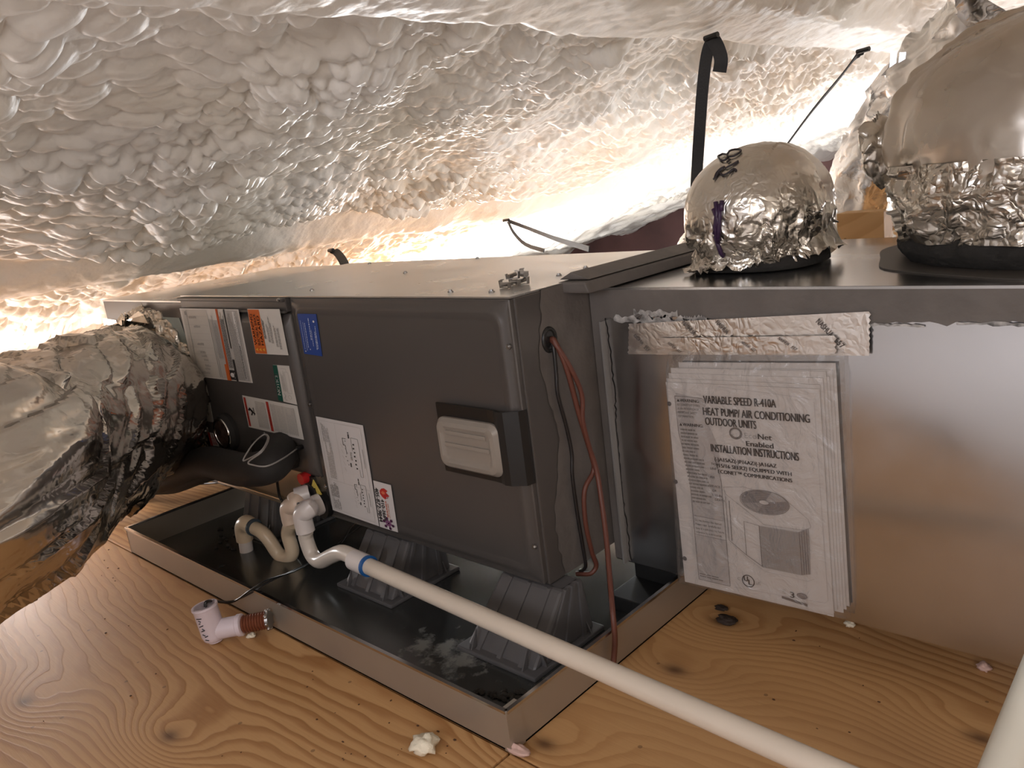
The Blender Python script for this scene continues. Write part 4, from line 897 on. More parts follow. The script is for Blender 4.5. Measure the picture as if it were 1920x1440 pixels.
a = at(1620, 97, 'y', Y2)
strap('black strap slanting down from the purlin between the two foil-wrapped boots', a, [a, at(1606, 105, 'y', Y2), at(1575, 145, 'y', Y2 - 0.1), at(1525, 205, 'y', Y2 - 0.3), at(1475, 272, 'y', Y2 - 0.5), at(1440, 320, 'y', Y2 - 0.65)], np.array([0.020] * 7 + [0.026] * 14 + [0.012] * 15)[:35] if False else 0.018, (0.4, 0.5, 0.8))
Y3 = 1.55
a = at(952, 414, 'y', Y3)
strap('thin black strap pulled from the lower purlin toward the back corner of the air handler', a, [a, at(985, 426, 'y', Y3 - 0.1), at(1040, 447, 'y', Y3 - 0.45), at(1105, 467, 'y', 0.60)], 0.014, (0, 0.3, 1),
      ([a, at(963, 436, 'y', Y3 - 0.06), at(985, 458, 'y', Y3 - 0.15), at(1020, 470, 'y', Y3 - 0.3)], 0.014, (0, 0.3, 1)))
Y4 = 0.75
a = at(625, 470, 'y', Y4)
strap('short black strap behind the top of the air handler, below the lower purlin', a, [a, at(632, 474, 'y', Y4 - 0.01), at(640, 484, 'y', Y4 - 0.05), at(648, 500, 'y', Y4 - 0.1), at(652, 520, 'y', Y4 - 0.12)], 0.03, (1, 0.3, 0))
# perforated metal hanger by the large elbow
ms = MB(); Y5 = 1.2
for dx, top, bot in ((0, 97, 175), (17, 98, 150)):
    ms.ribbon([at(1676 + dx, top, 'y', Y5), at(1673 + dx, (top + bot) / 2, 'y', Y5), at(1668 + dx, bot, 'y', Y5)], 0.014, 0.0015, (1, 0.2, 0))
ms.prism([at(1674, 98, 'y', Y5), at(1672, 140, 'y', Y5), at(1652, 142, 'y', Y5), at(1664, 128, 'y', Y5)], (0, 0.003, 0))
tag(ms.build('metal_hanger', M['galv']), 'galvanised metal hanger strap on the foam above the large elbow', 'hanger')

# =================================================================== LINE SET
ls = thing('refrigerant_line', 'two black foam-insulated refrigerant pipes curving away from the labelled panel', 'pipe', (-1.0, -0.05, 0.1))
p = spline([at(527, 840, 'y', -0.02), at(524, 854, 'y', -0.07), at(505, 874, 'y', -0.12), at(462, 881, 'y', -0.13), at(425, 874, 'y', -0.12), at(390, 866, 'y', -0.10), at(350, 876, 'y', -0.09), at(300, 898, 'y', -0.09), at(255, 914, 'y', -0.12), at(190, 940, 'y', -0.2)], 70)
MB().tube(p, 0.040, 18).build('suction_pipe', M['rubber'], ls, smooth=True, angle=1.0)
p = spline([at(430, 866, 'y', -0.055), at(395, 878, 'y', -0.05), at(362, 890, 'y', -0.05), at(325, 904, 'y', -0.05), at(285, 908, 'y', -0.05), at(240, 916, 'y', -0.06), at(180, 935, 'y', -0.12)], 50)
MB().tube(p, 0.034, 18).build('liquid_pipe', M['rubber'], ls, smooth=True, angle=1.0)
p = spline([at(300, 885, 'y', -0.10), at(294, 895, 'y', -0.10), at(289, 904, 'y', -0.10)], 8); c = at(297, 896, 'y', -0.085)
tp_ = MB(); i0 = np.array(at(304, 889, 'y', -0.09)); i1 = np.array(at(290, 897, 'y', -0.09)); tp_.tube([i0, (i0 + i1) / 2, i1], 0.0425, 18, cap=False); tp_.build('tape_wrap', mat('grey_tape', (0.16, 0.15, 0.17), 0.4), ls, smooth=True)
# grey sensor lead looped over the pipes
wr = [at(497, 814, 'y', -0.03), at(502, 822, 'y', -0.10), at(490, 845, 'y', -0.165), at(462, 862, 'y', -0.17), at(457, 860, 'y', -0.17), at(475, 832, 'y', -0.13), at(495, 815, 'y', -0.09), at(504, 822, 'y', -0.10), at(492, 846, 'y', -0.165), at(466, 866, 'y', -0.18), at(475, 872, 'y', -0.18), at(500, 874, 'y', -0.17), at(530, 860, 'y', -0.12), at(556, 842, 'y', -0.04)]
w1 = thing('sensor_wire', 'thin grey sensor wire looped over the black refrigerant pipe', 'wire', tuple(wr[0]))
MB().tube(spline(wr, 130), 0.0018, 6).build('lead', M['wiregr'], w1, smooth=True)
e = at(563, 839, 'y', -0.02); MB().tube([at(556, 842, 'y', -0.04), e + np.array([0, -0.006, 0]), e + np.array([0, 0.008, 0])], [0.004, 0.006, 0.006], 8).build('plug', M['black'], w1, smooth=True)
w2 = [at(516, 878, 'y', -0.03), at(519, 900, 'y', -0.02), at(524, 930, 'y', -0.015), at(530, 940, 'y', -0.015)]
tag(MB().tube(spline(w2, 14), 0.0035, 6).build('drip_wire', M['wireb'], smooth=True), 'short black wire hanging below the refrigerant pipe against the tan plate', 'wire')
w3 = [at(398, 897, 'y', 0.1), at(420, 902, 'y', 0.12), at(445, 895, 'y', 0.1), at(455, 890, 'y', 0.02)]
tag(MB().tube(spline([at(360, 908, 'z', 0.01), at(395, 906, 'z', 0.02), at(420, 903, 'z', 0.05), at(450, 892, 'y', -0.0)], 20), 0.0035, 6).build('low_wire', M['wireb'], smooth=True), 'thin dark wire crossing the bright floor under the refrigerant pipes', 'wire')

# =================================================================== DRAIN TRAPS AND LONG PIPE
def arc(c, a, b_, r, t0, t1, n=12): return [np.asarray(c) + r * (math.cos(t) * np.asarray(a) + math.sin(t) * np.asarray(b_)) for t in np.linspace(t0, t1, n)]
PR = 0.0168
def socket(mb, a, b_, r=PR * 1.28): mb.cyl(np.asarray(a), np.asarray(b_), r, 22)
# front trap and long drain line
dl = thing('drain_line', 'long white pvc drain pipe running from the front trap over the pan rim', 'pipe', (-0.4, -0.1, 0.02))
f0 = at(603, 943, 'y', -0.01); YT = -0.085
e0 = at(566, 962, 'y', YT)
cc = MB(); a0 = np.array([f0[0], -0.012, f0[2]]); a1 = np.array([f0[0] - 0.012, -0.060, f0[2] - 0.006]); socket(cc, a0, a1, PR * 1.38); cc.tube([a0, a0 + (a1 - a0) * 0.3], PR * 1.52, 22); cc.build('coupling', M['pvcf'], dl, smooth=True, angle=0.6)
z_e = f0[2] - 0.004
el = spline([a1 + np.array([0.002, 0.004, 0]), np.array([e0[0] + 0.018, YT + 0.010, e0[2] + 0.010]), np.array([e0[0] + 0.002, YT, e0[2] - 0.004]), np.array([e0[0], YT, e0[2] - 0.03]), np.array([e0[0] + 0.001, YT, e0[2] - 0.046])], 24)
MB().tube(el, PR * 1.28, 22).build('elbow', M['pvcf'], dl, smooth=True, angle=0.8)
rg_ = MB(); q0 = a1 + (a1 - a0) * -0.05; rg_.cyl(q0, q0 + (a1 - a0) * 0.06, PR * 1.42, 22); rg_.build('primer_ring', M['darkring'], dl)
t0 = el[-1]
tp2 = spline([t0, at(574, 1010, 'y', YT), at(585, 1040, 'y', YT), at(600, 1052, 'y', YT - 0.004), at(620, 1043, 'y', YT - 0.010), at(640, 1036, 'y', YT - 0.020), at(660, 1043, 'y', YT - 0.026), at(672, 1050, 'y', YT - 0.030)], 70)
MB().tube(tp2, PR, 22).build('trap_bend', M['pvc'], dl, smooth=True, angle=0.9)
l0 = at(651, 1040, 'y', YT - 0.026); l1 = at(690, 1061, 'y', -0.120)
pend = at(1562, 1448, 'y', -0.175); pend = l1 + (pend - l1) * 1.35
dirn = (pend - l1) / np.linalg.norm(pend - l1)
sk_ = MB(); sk_.cyl(l1 - dirn * 0.052, l1, PR * 1.28, 24); sk_.build('coupling', M['pvcf'], dl, smooth=True, angle=0.6)
sk_ = MB(); sk_.cyl(l1 - dirn * 0.002, l1 + dirn * 0.005, PR * 1.30, 24); o = sk_.build('primer_ring', M['blue'], dl, smooth=True, angle=0.6); o['label'] = 'blue primer ring'
MB().tube([l1 - dirn * 0.01 + dirn * t_ * np.linalg.norm(pend - l1) for t_ in np.linspace(0, 1, 10)], PR, 26).build('straight_pipe', mat('long_pipe_pvc', (0.68, 0.59, 0.49), 0.30, var=0.05, vscale=5, stretch=(1, 3, 3)), dl, smooth=True, angle=0.9)
# rear trap, yellowed
tr_ = thing('drain_trap', 'yellowed pvc drain trap behind the white one, ending in a stub over the pan', 'pipe', (-0.85, -0.05, 0.02))
f0 = at(582, 924, 'y', -0.01); YR = -0.055; e0 = at(540, 950, 'y', YR)
a0 = np.array([f0[0], -0.010, f0[2]]); a1 = np.array([f0[0] - 0.02, -0.038, f0[2] - 0.004])
cc = MB(); socket(cc, a0, a1, PR * 1.36); cc.build('coupling', M['pvcf'], tr_, smooth=True, angle=0.6)
el = spline([a1, np.array([e0[0] + 0.03, YR + 0.006, e0[2] + 0.010]), np.array([e0[0] + 0.004, YR, e0[2] - 0.002]), np.array([e0[0], YR, e0[2] - 0.026]), np.array([e0[0] + 0.002, YR, e0[2] - 0.042])], 24)
MB().tube(el, PR * 1.27, 22).build('elbow', mat('stained_fitting', (0.74, 0.58, 0.46), 0.35, var=0.1, vscale=14), tr_, smooth=True, angle=0.8)
tb = spline([el[-1], at(540, 1000, 'y', YR), at(548, 1034, 'y', YR), at(538, 1046, 'y', YR - 0.006), at(522, 1038, 'y', YR - 0.012), at(505, 1013, 'y', YR - 0.02), at(490, 997, 'y', YR - 0.026), at(468, 985, 'y', YR - 0.03)], 70)
MB().tube(tb, PR, 22).build('trap_bend', M['pvcold'], tr_, smooth=True, angle=0.9)
s0 = at(474, 988, 'y', YR - 0.03); s1 = at(456, 985, 'y', YR - 0.034)
el = spline([s0, at(462, 981, 'y', YR - 0.034), at(456, 990, 'y', YR - 0.034), at(459, 1012, 'y', YR - 0.034)], 18)
MB().tube(el, PR * 1.26, 20).build('elbow', M['pvcold'], tr_, smooth=True, angle=0.8)
MB().tube([at(459, 1008, 'y', YR - 0.034), at(464, 1043, 'y', YR - 0.034)], PR * 1.02, 18).build('outlet_stub', M['pvcf'], tr_, smooth=True, angle=0.8)
c = s0 + (s0 - s1) * 0.06; cy = MB(); cy.cyl(at(475, 988, 'y', YR - 0.03), at(477, 989, 'y', YR - 0.03), PR * 1.32, 20); cy.build('primer_ring', M['darkring'], tr_)

# =================================================================== FLOAT SWITCH ON THE FLOOR
fs = thing('float_switch', 'lilac white pvc tee with a brown threaded nipple, standing on the plywood by the pan', 'float switch', (-0.6, -0.33, 0))
B0 = at(402, 1200, 'z', 0.0); tilt = np.array([-0.10, -0.06, 1.0]); tilt /= np.linalg.norm(tilt)
B0 = np.array([B0[0], B0[1], 0.0]) + np.array([0.01, 0.0, 0.0]); TR = 0.0245
body = MB(); pts = [B0 + tilt * h for h in (0.003, 0.010, 0.02, 0.075, 0.079)]; body.tube(pts, [TR * 0.55, TR * 0.9, TR, TR, TR * 1.08], 28, cap=False); body.tube([B0 + tilt * 0.079, B0 + tilt * 0.083, B0 + tilt * 0.083, B0 + tilt * 0.05], [TR * 1.08, TR * 1.06, TR * 0.86, TR * 0.8], 28, cap=False); body.tube([B0 + tilt * 0.0025, B0 + tilt * 0.004], TR * 0.6, 20)
body.tube([B0 + tilt * 0.048, B0 + tilt * 0.050], TR * 0.82, 20)
body.build('tee_body', M['pvcl'], fs, smooth=True, angle=0.8)
br0 = B0 + tilt * 0.026; e_ = at(497, 1163, 'z', 0.034); bd = e_ - br0; bl2 = np.linalg.norm(bd); bd /= bl2
MB().tube([br0 + bd * 0.012, br0 + bd * 0.03, br0 + bd * 0.052, br0 + bd * 0.054, br0 + bd * 0.062, br0 + bd * 0.064], [TR * 0.86, TR * 0.84, TR * 0.84, TR * 0.93, TR * 0.93, TR * 0.8], 26).build('branch', M['pvcl'], fs, smooth=True, angle=0.6)
nip = MB(); k0 = 0.064
for i in range(9): nip.tube([br0 + bd * (k0 + i * 0.0058), br0 + bd * (k0 + i * 0.0058 + 0.0029), br0 + bd * (k0 + i * 0.0058 + 0.0058)], [TR * 0.66, TR * 0.76, TR * 0.66], 20)
o = nip.build('threaded_nipple', M['copper'], fs, smooth=True, angle=0.9); o['label'] = 'brown threaded nipple'
nut = MB(); nc = br0 + bd * (k0 + 0.054)
for i in range(8):
    a = 2 * math.pi * i / 8; u_ = np.cross(bd, [0, 0, 1.0]); u_ /= np.linalg.norm(u_); w_ = np.cross(bd, u_); nut.ball(nc + (math.cos(a) * u_ + math.sin(a) * w_) * TR * 0.78, 0.004, seg=8, rings=5)
nut.tube([nc - bd * 0.003, nc + bd * 0.003], TR * 0.74, 16); nut.build('lock_nut', M['steel'], fs, smooth=True, angle=0.8)
# pen marks down the tee
mk = MB(); vdir = CAM - (B0 + tilt * 0.04); vdir -= tilt * (vdir @ tilt); vdir /= np.linalg.norm(vdir); side = np.cross(tilt, vdir)
def on_tee(h, ang): return B0 + tilt * h + (math.cos(ang) * vdir + math.sin(ang) * side) * (TR + 0.0006)
for h, x0_, x1_, dh in ((0.066, -1.05, -0.55, 0.0), (0.062, -0.9, -0.7, -0.003), (0.055, -0.95, -0.80, 0.001), (0.048, -1.0, -0.6, 0.003), (0.044, -0.8, -0.62, -0.004), (0.038, -0.95, -0.6, 0.002), (0.031, -0.95, -0.72, -0.003), (0.025, -0.8, -0.5, 0.002), (0.019, -0.85, -0.55, -0.002)):
    mk.tube([on_tee(h + dh * t_, -x0_ + (x0_ - x1_) * t_) if False else on_tee(h + dh * t_, x0_ + (x1_ - x0_) * t_) for t_ in np.linspace(0, 1, 6)], 0.0010, 5)
mk.build('pen_marks', M['marker'], fs)
# twin lead from the switch up under the cabinet
tw = thing('switch_lead', 'black twin wire running from the float switch over the pan edge to the unit', 'wire', tuple(B0 + tilt * 0.08))
T0 = B0 + tilt * 0.06
for dlt in (0.0, 0.006):
    pts = [T0 + np.array([dlt, 0, 0]), B0 + tilt * 0.088 + np.array([0.006 + dlt, 0.004, 0.004]), at(432, 1128, 'y', -0.285) + np.array([dlt, 0, 0]), at(470, 1112, 'y', PY0 - 0.006) + np.array([0, 0, dlt]), at(500, 1093, 'y', PY0 + 0.03) + np.array([0, 0, dlt]),
           at(545, 1072, 'z', 0.03) + np.array([dlt, dlt, 0]), at(590, 1050, 'z', 0.015), at(632, 1020, 'z', 0.015) + np.array([dlt * 2, 0, 0]), at(668, 993, 'z', 0.05) + np.array([-dlt * 2, 0, dlt]), at(690, 975, 'y', 0.08)]
    MB().tube(spline(pts, 70), 0.0022, 6).build('conductor', M['wireb'], tw, smooth=True)

# =================================================================== CABLES AT THE RIGHT END
def cable(name, label, specs, r, mt):
    return tag(MB().tube(spline([at(a, b_, 'x', x) for a, b_, x in specs], 90), r, 8).build(name, mt, smooth=True), label, 'cable')
cable('thermostat_cable', 'brown cable from the cabinet end hole down over the pan wall to the floor', [(1031, 637, -0.004), (1040, 640, 0.012), (1062, 690, 0.024), (1084, 770, 0.026), (1102, 830, 0.028), (1118, 880, 0.035), (1128, 940, 0.050), (1137, 1010, 0.075), (1143, 1080, 0.105), (1149, 1150, 0.140), (1153, 1200, 0.147), (1150, 1246, 0.147)], 0.0050, M['wirebr'])
cable('thermostat_cable', 'brown cable looping back up under the cabinet end', [(1031, 638, -0.004), (1042, 646, 0.014), (1070, 690, 0.030), (1091, 740, 0.034), (1093, 790, 0.030), (1108, 850, 0.030), (1113, 882, 0.028), (1096, 920, 0.024), (1098, 980, 0.022), (1110, 1035, 0.020), (1118, 1060, 0.018), (1108, 1075, 0.010), (1088, 1076, -0.012), (1080, 1076, -0.02)], 0.0046, M['wirebr'])
cable('power_cable', 'black cable twisting down the cabinet end beside the brown cables', [(1031, 640, -0.004), (1038, 652, 0.010), (1043, 700, 0.012), (1046, 740, 0.012), (1062, 800, 0.012), (1072, 850, 0.012), (1073, 890, 0.012), (1082, 960, 0.012), (1092, 1020, 0.012), (1098, 1058, 0.012), (1094, 1068, 0.0), (1088, 1070, -0.015)], 0.0036, M['wireb'])

# =================================================================== MANUAL IN ITS BAG, TAPED TO THE PLENUM
YM = 0.186
mq = [at(a, b_, 'y', YM) for a, b_ in ((1249, 716), (1537, 729), (1564, 1156), (1285, 1090))]
mn = thing('instruction_manual', 'stack of white printed installation instructions with a black heat pump drawing', 'manual', tuple((mq[2] + mq[3]) / 2))
for i in range(6):                                                   # pages behind the cover, fanned to the right
    off = np.array([0.004 * i, 0.0022 * (i + 1), 0.006 * (i % 3) + 0.006]); k = [p_ + off for p_ in mq]
    k[1] = k[1] + np.array([0.0, 0, 0.004 * i]); k[0] = k[0] + np.array([0, 0, 0.003 * i])
    MB().prism([k[3], k[2], k[1], k[0]], (0, -0.0012, 0)).build('page', M['paper'], mn)
cvp = MB().prism([mq[3], mq[2], mq[1], mq[0]], (0, -0.0012, 0)).build('cover_page', M['paper'], mn)
W_, H_ = 300.0, 420.0
P = Print([mq[3], mq[2], mq[1], mq[0]], W_, H_, base=0.0016)
INK = (0.035, 0.03, 0.03); GP = (0.44, 0.41, 0.40); GX = (0.16, 0.14, 0.135)
# left grey column with the warnings
P.poly([(34, 14), (102, 14), (102, 300), (90, 330), (80, 352), (84, 388), (20, 400), (20, 330), (34, 250)], GP, 1)
P.poly([(34, 14), (102, 14), (102, 230), (92, 280), (78, 320), (76, 392), (18, 394), (19, 320), (34, 240)], (0.46, 0.43, 0.42), 2)
for pth in ([(18, 394), (76, 392), (82, 388)], [(18, 394), (19, 320), (34, 240), (34, 14)], [(34, 14), (102, 14)], [(102, 14), (102, 230), (92, 280)]): P.path(pth, 0.9, GX, 3)
def warn(x, y, wd): P.poly([(x, y), (x + 6, y), (x + 3, y + 6)], INK, 4); P.text('WARNING:', x + 7, y, 6.2, INK, wd, 4, bold=0.5)
warn(22, 383, 42)
for i, tx in enumerate(('RECOGNIZE THIS SYMBOL', 'AS AN INDICATION OF', 'IMPORTANT SAFETY', 'INFORMATION')): P.text(tx, 22, 375 - i * 7.6, 4.6, GX, 50 - (0, 4, 8, 16)[i], 4)
warn(23, 335, 44)
for i in range(21):
    y = 325 - i * 7.3; x = 24 + (max(0, i - 6)) * 0.9; P.lines(x, y, x + 38 + (6 if i > 6 else 0), y + 5.5, 1, (0.22, 0.20, 0.19), 0.62, 4, 0.1)
for i, (tx, x) in enumerate((('TION', 84), ('LINE', 82), ('', 0), ('PER', 80), ('', 0), ('SERVICE,', 76), ('OR', 82), ('THIS IN', 80), ('DEATH.', 86))):
    if tx: P.text(tx, x, 262 - i * 9.0, 4.6, INK, None, 4)
P.line((36, 152), (101, 150), 0.7, GX, 3); P.line((36, 112), (101, 110), 0.7, GX, 3); P.rect(36, 112, 101, 150, (0.52, 0.49, 0.48), 3)
for i, tx in enumerate(('Do not destroy this manual.', 'Please read carefully and', 'keep in a safe place for future', 'reference by a serviceman.')): P.text(tx, 38, 141 - i * 8.4, 4.6, GX, (58, 55, 61, 56)[i], 5)
P.lines(37, 20, 88, 30, 2, GX, 0.35, 4)
# headings
P.text('VARIABLE SPEED R-410A', 79, 383, 15.5, INK, 142, 3, bold=1.3); P.text('HEAT PUMP/ AIR CONDITIONING', 76, 360, 15.5, INK, 204, 3, bold=1.3); P.text('OUTDOOR UNITS', 79, 341, 15.5, INK, 102, 3, bold=1.3)
P.ring(140, 329, 13, 11.5, 4.5, GX, 3); P.ring(140, 329, 9.5, 8.5, 1.2, (0.5, 0.47, 0.46), 4, 24, 20, 200); P.text('Eco', 157, 322, 10.5, (0.38, 0.36, 0.35), 24, 3); P.text('Net', 183, 322, 10.5, INK, 26, 3, bold=0.8); P.text('Enabled', 159, 307, 10, INK, 52, 3, bold=0.9)
P.text('INSTALLATION INSTRUCTIONS', 86, 289, 15.5, INK, 170, 3, bold=1.3)
P.text('(-)A15AZ(-)P16AZ/(-)A16AZ', 92, 271, 7.5, INK, 122, 3, bold=0.9); P.text('(15/16 SEER2) EQUIPPED WITH', 95, 259, 7.5, INK, 146, 3, bold=0.9); P.text('ECONET\u2122 COMMUNICATIONS', 97, 247, 7.5, INK, 144, 3, bold=0.9)
P.path([(112, 416), (268, 404), (290, 400), (292, 30), (286, 24), (110, 14)], 0.6, (0.45, 0.42, 0.41), 2)
# outdoor unit drawing
def unit():
    g_ = GX
    P.path([(110, 200), (112, 186), (186, 132), (258, 134), (292 - 18, 142), (270, 158), (226, 196), (150, 206), (110, 200)], 0.8, (0.35, 0.32, 0.31), 3)
    P.disc(190, 180, 46, 24, (0.24, 0.22, 0.22), 3, 40); P.ring(190, 180, 48, 25.5, 1.0, g_, 5, 40)
    P.poly([(190, 180), (206, 203), (224, 197), (232, 188)], (0.42, 0.39, 0.38), 4); P.poly([(190, 180), (148, 172), (160, 164), (176, 158)], (0.34, 0.31, 0.30), 4)
    for i in range(1, 6): P.ring(190, 180, 8 * i, 4.2 * i, 0.5, (0.36, 0.33, 0.32), 5, 28)
    P.disc(190, 180, 10, 5, (0.62, 0.58, 0.56), 6, 18); P.ring(190, 180, 10, 5, 0.8, g_, 7, 18)
    P.rect(176, 38, 250, 128, (0.40, 0.37, 0.36), 3)
    for i in range(26): P.line((177 + i * 2.85, 39 - 0.02 * i), (177 + i * 2.85, 127), 0.7, (0.24, 0.22, 0.21), 4)
    P.poly([(250, 38), (268, 44), (270, 140), (250, 128)], (0.33, 0.30, 0.29), 3)
    for i in range(4): P.line((252 + i * 4.4, 40 + i * 1.3), (252 + i * 4.5, 129 + i * 2.6), 0.9, (0.14, 0.12, 0.12), 4)
    P.path([(146, 132), (146, 58), (176, 40)], 0.9, g_, 3); P.path([(112, 180), (112, 84), (146, 58)], 0.9, g_, 3); P.line((119, 172), (118, 84), 1.4, g_, 3); P.line((176, 128), (176, 40), 1.0, g_, 4); P.line((146, 132), (176, 128), 0.7, g_, 3)
    P.path([(112, 80), (150, 50), (180, 30), (262, 28), (274, 36)], 0.6, (0.42, 0.39, 0.38), 3)
n0 = len(P.v); _p = P.p
P.p = lambda x, y, lay: _p(x - 4, 62 + (y - 30) * 0.93 if y < 210 else y, lay)
unit()
P.p = _p
P.ring(141, 34, 13, 13, 2.0, INK, 3); P.text('U', 132, 33, 11, INK, 8, 3, bold=0.9); P.text('L', 141, 27, 11, INK, 7, 3, bold=0.9); P.text('C', 119, 32, 6, (0.35, 0.32, 0.31), None, 3); P.text('US', 157, 31, 6, (0.4, 0.37, 0.36), None, 3)
P.lines(208, 24, 216, 34, 3, LG, 0.5, 3); P.text('3', 222, 20, 12, GX, 8, 3, bold=0.8); P.disc(245, 28, 10, 5.5, (0.30, 0.27, 0.27), 3, 20); P.ring(245, 28, 10, 5.5, 1.0, GX, 4, 20); P.poly([(206, 19), (254, 14), (254, 9), (206, 14)], GX, 3)
P.build('print', cvp)
for a_, b_ in ((1255, 757), (1267, 903), (1284, 1047)):
    c = at(a_, b_, 'y', YM - 0.0014); MB().cyl(c, c + np.array([0, -0.0006, 0]), 0.0042, 14).build('punch_hole', pal((0.10, 0.09, 0.09)), mn)
# bag
bq = [at(a, b_, 'y', 0.180) for a, b_ in ((1241, 650), (1574, 660), (1588, 1168), (1268, 1098))]
nx, nz_ = 70, 110; U, Vv = np.meshgrid(np.linspace(0, 1, nx), np.linspace(0, 1, nz_)); u = U.ravel()[:, None]; v = Vv.ravel()[:, None]
G = bq[3] * (1 - u) * (1 - v) + bq[2] * u * (1 - v) + bq[1] * u * v + bq[0] * (1 - u) * v
bulge = (np.sin(np.pi * u) ** 0.5 * np.sin(np.pi * np.clip(v, 0, 1)) ** 0.4)[:, 0]
wr_ = 0.004 * facets(np.stack([G[:, 0] * 30, 0 * G[:, 0], G[:, 2] * 12], 1), 5) + 0.003 * ridged(np.stack([G[:, 0] * 22, 0 * G[:, 0], G[:, 2] * 5], 1), 8, 2)
ed = np.clip(np.minimum(np.minimum(u, 1 - u) / 0.012, np.minimum(v, 1 - v) / 0.012), 0, 1)[:, 0]; tpv = np.clip((1 - v[:, 0]) / 0.10, 0, 1)
Gf = G.copy(); Gf[:, 1] = 0.1985 - 0.0165 * ed * tpv - np.abs(wr_) * 0.9 * ed - 0.001
bg = thing('plastic_bag', 'clear plastic bag taped to the plenum holding the printed instructions', 'bag', tuple((bq[2] + bq[3]) / 2))
MB().grid(Gf, nx, nz_).build('bag_film', M['bag'], bg, smooth=True)
# foil tape: one strip with a second piece lying over its lower half
def tape(name, label, px, y, amp, seed, words):
    q = [at(a, b_, 'y', y) for a, b_ in px]; n1, n2 = 90, 16; U, Vv = np.meshgrid(np.linspace(0, 1, n1), np.linspace(0, 1, n2)); u = U.ravel()[:, None]; v = Vv.ravel()[:, None]
    G = q[3] * (1 - u) * (1 - v) + q[2] * u * (1 - v) + q[1] * u * v + q[0] * (1 - u) * v
    edge = ((U.ravel() < 0.02) | (U.ravel() > 0.98)); G[:, 0] += edge * 0.0016 * np.sin(G[:, 2] * 700 + seed)
    h = np.abs(amp * facets(np.stack([G[:, 0] * 26, 0 * G[:, 0], G[:, 2] * 50], 1), seed) + 0.5 * amp * facets(np.stack([G[:, 0] * 70, 0 * G[:, 0], G[:, 2] * 90], 1), seed + 2)); G[:, 1] -= h
    th = G.copy(); th[:, 1] += 0.0006; mb = MB(); mb.grid(G, n1, n2); o_ = mb.build(name, M['tape'], smooth=True); tag(o_, label, 'tape')
    for (x, y_, sc_) in words:
        for wd_, dx_, ww_ in (('NASHUA', 0, 34), ('557', 30, 16)):
            P_ = Print([q[3], q[2], q[1], q[0]], 450, 64, base=amp * 0.8 + 0.0010)
            P_.text(wd_, x + dx_ * sc_, y_ - dx_ * sc_, 9 * sc_, (0.17, 0.15, 0.14), ww_ * sc_, 2, bold=0.6, ang=-45); P_.build('lettering', o_)
    return o_
tape('foil_tape', 'long silver foil tape strip printed NASHUA 557, its upper edge on the grey mastic', [(1179, 607), (1631, 584), (1630, 667), (1178, 664)], 0.1985, 0.0006, 3, ((12, 38, .8), (118, 60, 1.0), (186, 58, .9), (366, 52, 1.0)))
tape('foil_tape', 'shorter foil tape strip over the bag mouth, folded over the long strip', [(1233, 634), (1566, 629), (1567, 665), (1232, 665)], 0.1935, 0.0007, 9, ((30, 44, .9), (230, 44, .8), (320, 56, 1.0)))

# =================================================================== SMALL LOOSE THINGS
def lump(name, label, cat, px, py, r, mt, seed, z=0.0, sq=(1, 1, 0.6)):
    c = at(px, py, 'z', z); T_, A_ = np.meshgrid(np.linspace(0.0, math.pi, 14), np.linspace(0, 2 * math.pi, 20, endpoint=False), indexing='ij')
    D = np.stack([np.sin(T_.ravel()) * np.cos(A_.ravel()), np.sin(T_.ravel()) * np.sin(A_.ravel()), np.cos(T_.ravel())], 1)
    V = D * r * np.array(sq) * (1 + 0.35 * vnoise(D * 2.2, seed) + 0.25 * facets(D * 2.5, seed))[:, None]; V = V - np.array([0, 0, V[:, 2].min()]) + np.array([c[0], c[1], z]); 
    return tag(MB().grid(V, 20, 14, True).build(name, mt, smooth=True), label, cat)
lump('foam_crumb', 'cream crumb of spray foam on the plywood in front of the pan', 'foam crumb', 796, 1410, 0.020, M['crumb'], 3)
lump('foam_crumb', 'tiny white foam chip beside the brown threaded nipple', 'foam crumb', 472, 1197, 0.008, M['crumb'], 5)
lump('foam_crumb', 'small white crumb against the plenum beside the bag of instructions', 'foam crumb', 1594, 1176, 0.009, M['crumb'], 7)
lump('pink_scrap', 'pink scrap at the near corner of the drain pan', 'scrap', 972, 1414, 0.014, M['pink'], 9, sq=(1.6, 0.7, 0.5))
lump('wood_plug', 'small pinkish curl on the plywood near the plenum foot', 'scrap', 1845, 1257, 0.010, M['pink'], 11)
lump('pink_scrap', 'pink scrap on the bright floor beneath the flex duct end', 'scrap', 252, 936, 0.02, M['pink'], 13, sq=(1.5, 0.8, 0.6))
for i, (px, py, r) in enumerate(((1352, 1143, 0.010), (1362, 1168, 0.015))):
    lump('burnt_chip', ('dark curled chip on the plywood nearest the bag of instructions', 'larger dark charred chip on the plywood below the smaller one')[i], 'chip', px, py, r, mat('charred_%d' % i, (0.03, 0.018, 0.012), 0.8), 20 + i, sq=(1.3, 0.8, 0.35))
rng = random.Random(12); g = MB()
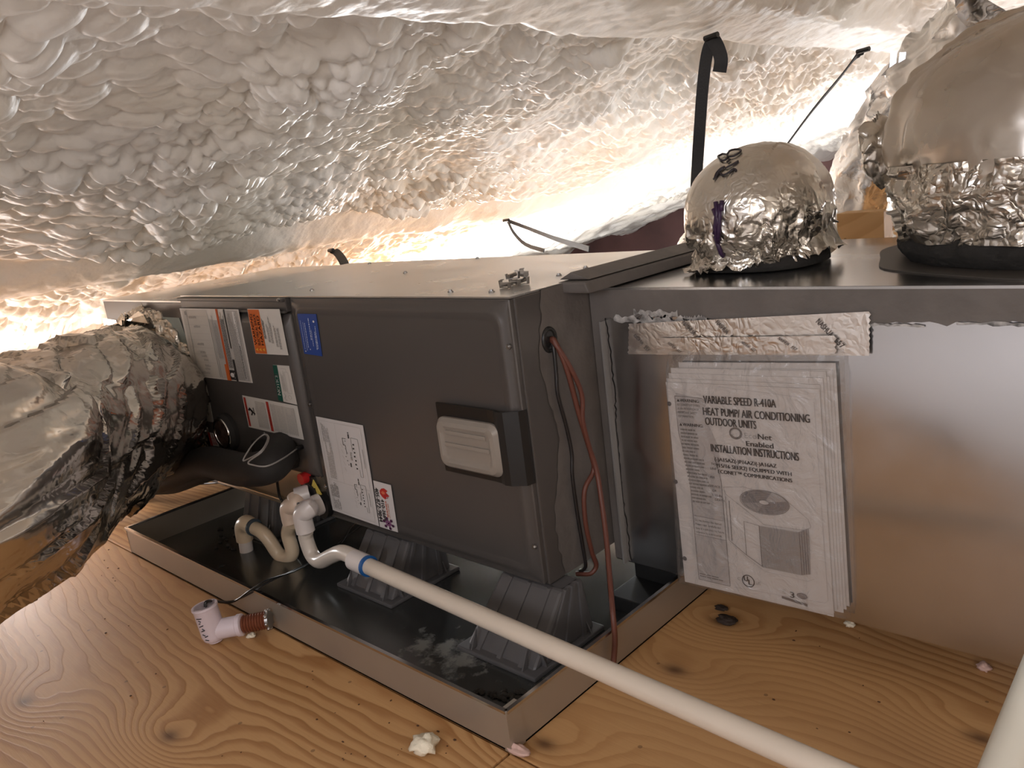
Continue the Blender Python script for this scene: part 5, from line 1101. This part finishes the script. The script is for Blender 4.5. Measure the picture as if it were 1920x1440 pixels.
for i in range(80):
    px, py = rng.choice(((rng.uniform(180, 420), rng.uniform(1030, 1090)), (rng.uniform(560, 960), rng.uniform(1230, 1420)), (rng.uniform(1350, 1800), rng.uniform(1180, 1400)), (rng.uniform(60, 500), rng.uniform(1120, 1420)), (rng.uniform(560, 960), rng.uniform(1250, 1430))))
    c = at(px, py, 'z', 0.001)
    if PX0 - 0.02 < c[0] < PX1 + 0.02 and c[1] > PY0 - 0.02: continue
    r = rng.uniform(0.0006, 0.0017); g.ball((c[0], c[1], r * 0.5), (r * rng.uniform(0.8, 3), r * rng.uniform(0.8, 2), r * 0.6), seg=5, rings=4)
o = g.build('sawdust', mat('brown_specks', (0.10, 0.045, 0.02), 0.9)); o['kind'] = 'stuff'; tag(o, 'brown specks of sawdust scattered on the plywood', 'debris')
# spring clips heaped on the cabinet top
rng = random.Random(2)
for i, (px, py, hz) in enumerate(((948, 541, 0), (966, 536, 0), (980, 534, 0), (962, 524, 0.012), (983, 520, 0.012))):
    c = at(px, py, 'z', ZT + hz); A = rng.uniform(0, 3.1); ca, sa_ = math.cos(A), math.sin(A); k = MB()
    def R_(x, y, z): return (c[0] + x * ca - y * sa_, c[1] + x * sa_ + y * ca, ZT + 0.0008 + hz + z)
    k.ribbon([R_(-0.013, 0, 0.010), R_(-0.012, 0, 0.001), R_(0.0, 0, 0.0012), R_(0.012, 0, 0.001), R_(0.0135, 0, 0.013), R_(0.007, 0, 0.015)], 0.008, 0.0016, (-sa_, ca, 0)); k.tube([R_(-0.004, -0.008, 0.006), R_(0.002, 0.009, 0.008)], 0.004, 8)
    tag(k.build('spring_clip', M['steel']), 'bent steel clip in the small heap on the near corner of the cabinet top', 'clip', 'steel clips heaped on the cabinet')
# thick pale pipe at the lower right edge
pa = at(1930, 1345, 'z', 0.30); pb = at(1880, 1460, 'z', 0.22)
dv = pb - pa
tag(MB().tube([pa - dv * 1.5, pa, pb, pb + dv * 2.0], 0.022, 24).build('pvc_pipe', mat('pale_pvc', (0.66, 0.64, 0.55), 0.3), smooth=True), 'pale pvc pipe cutting across the lower right corner', 'pipe')
for ob in bpy.data.objects:
    if '_org' in ob: del ob['_org']
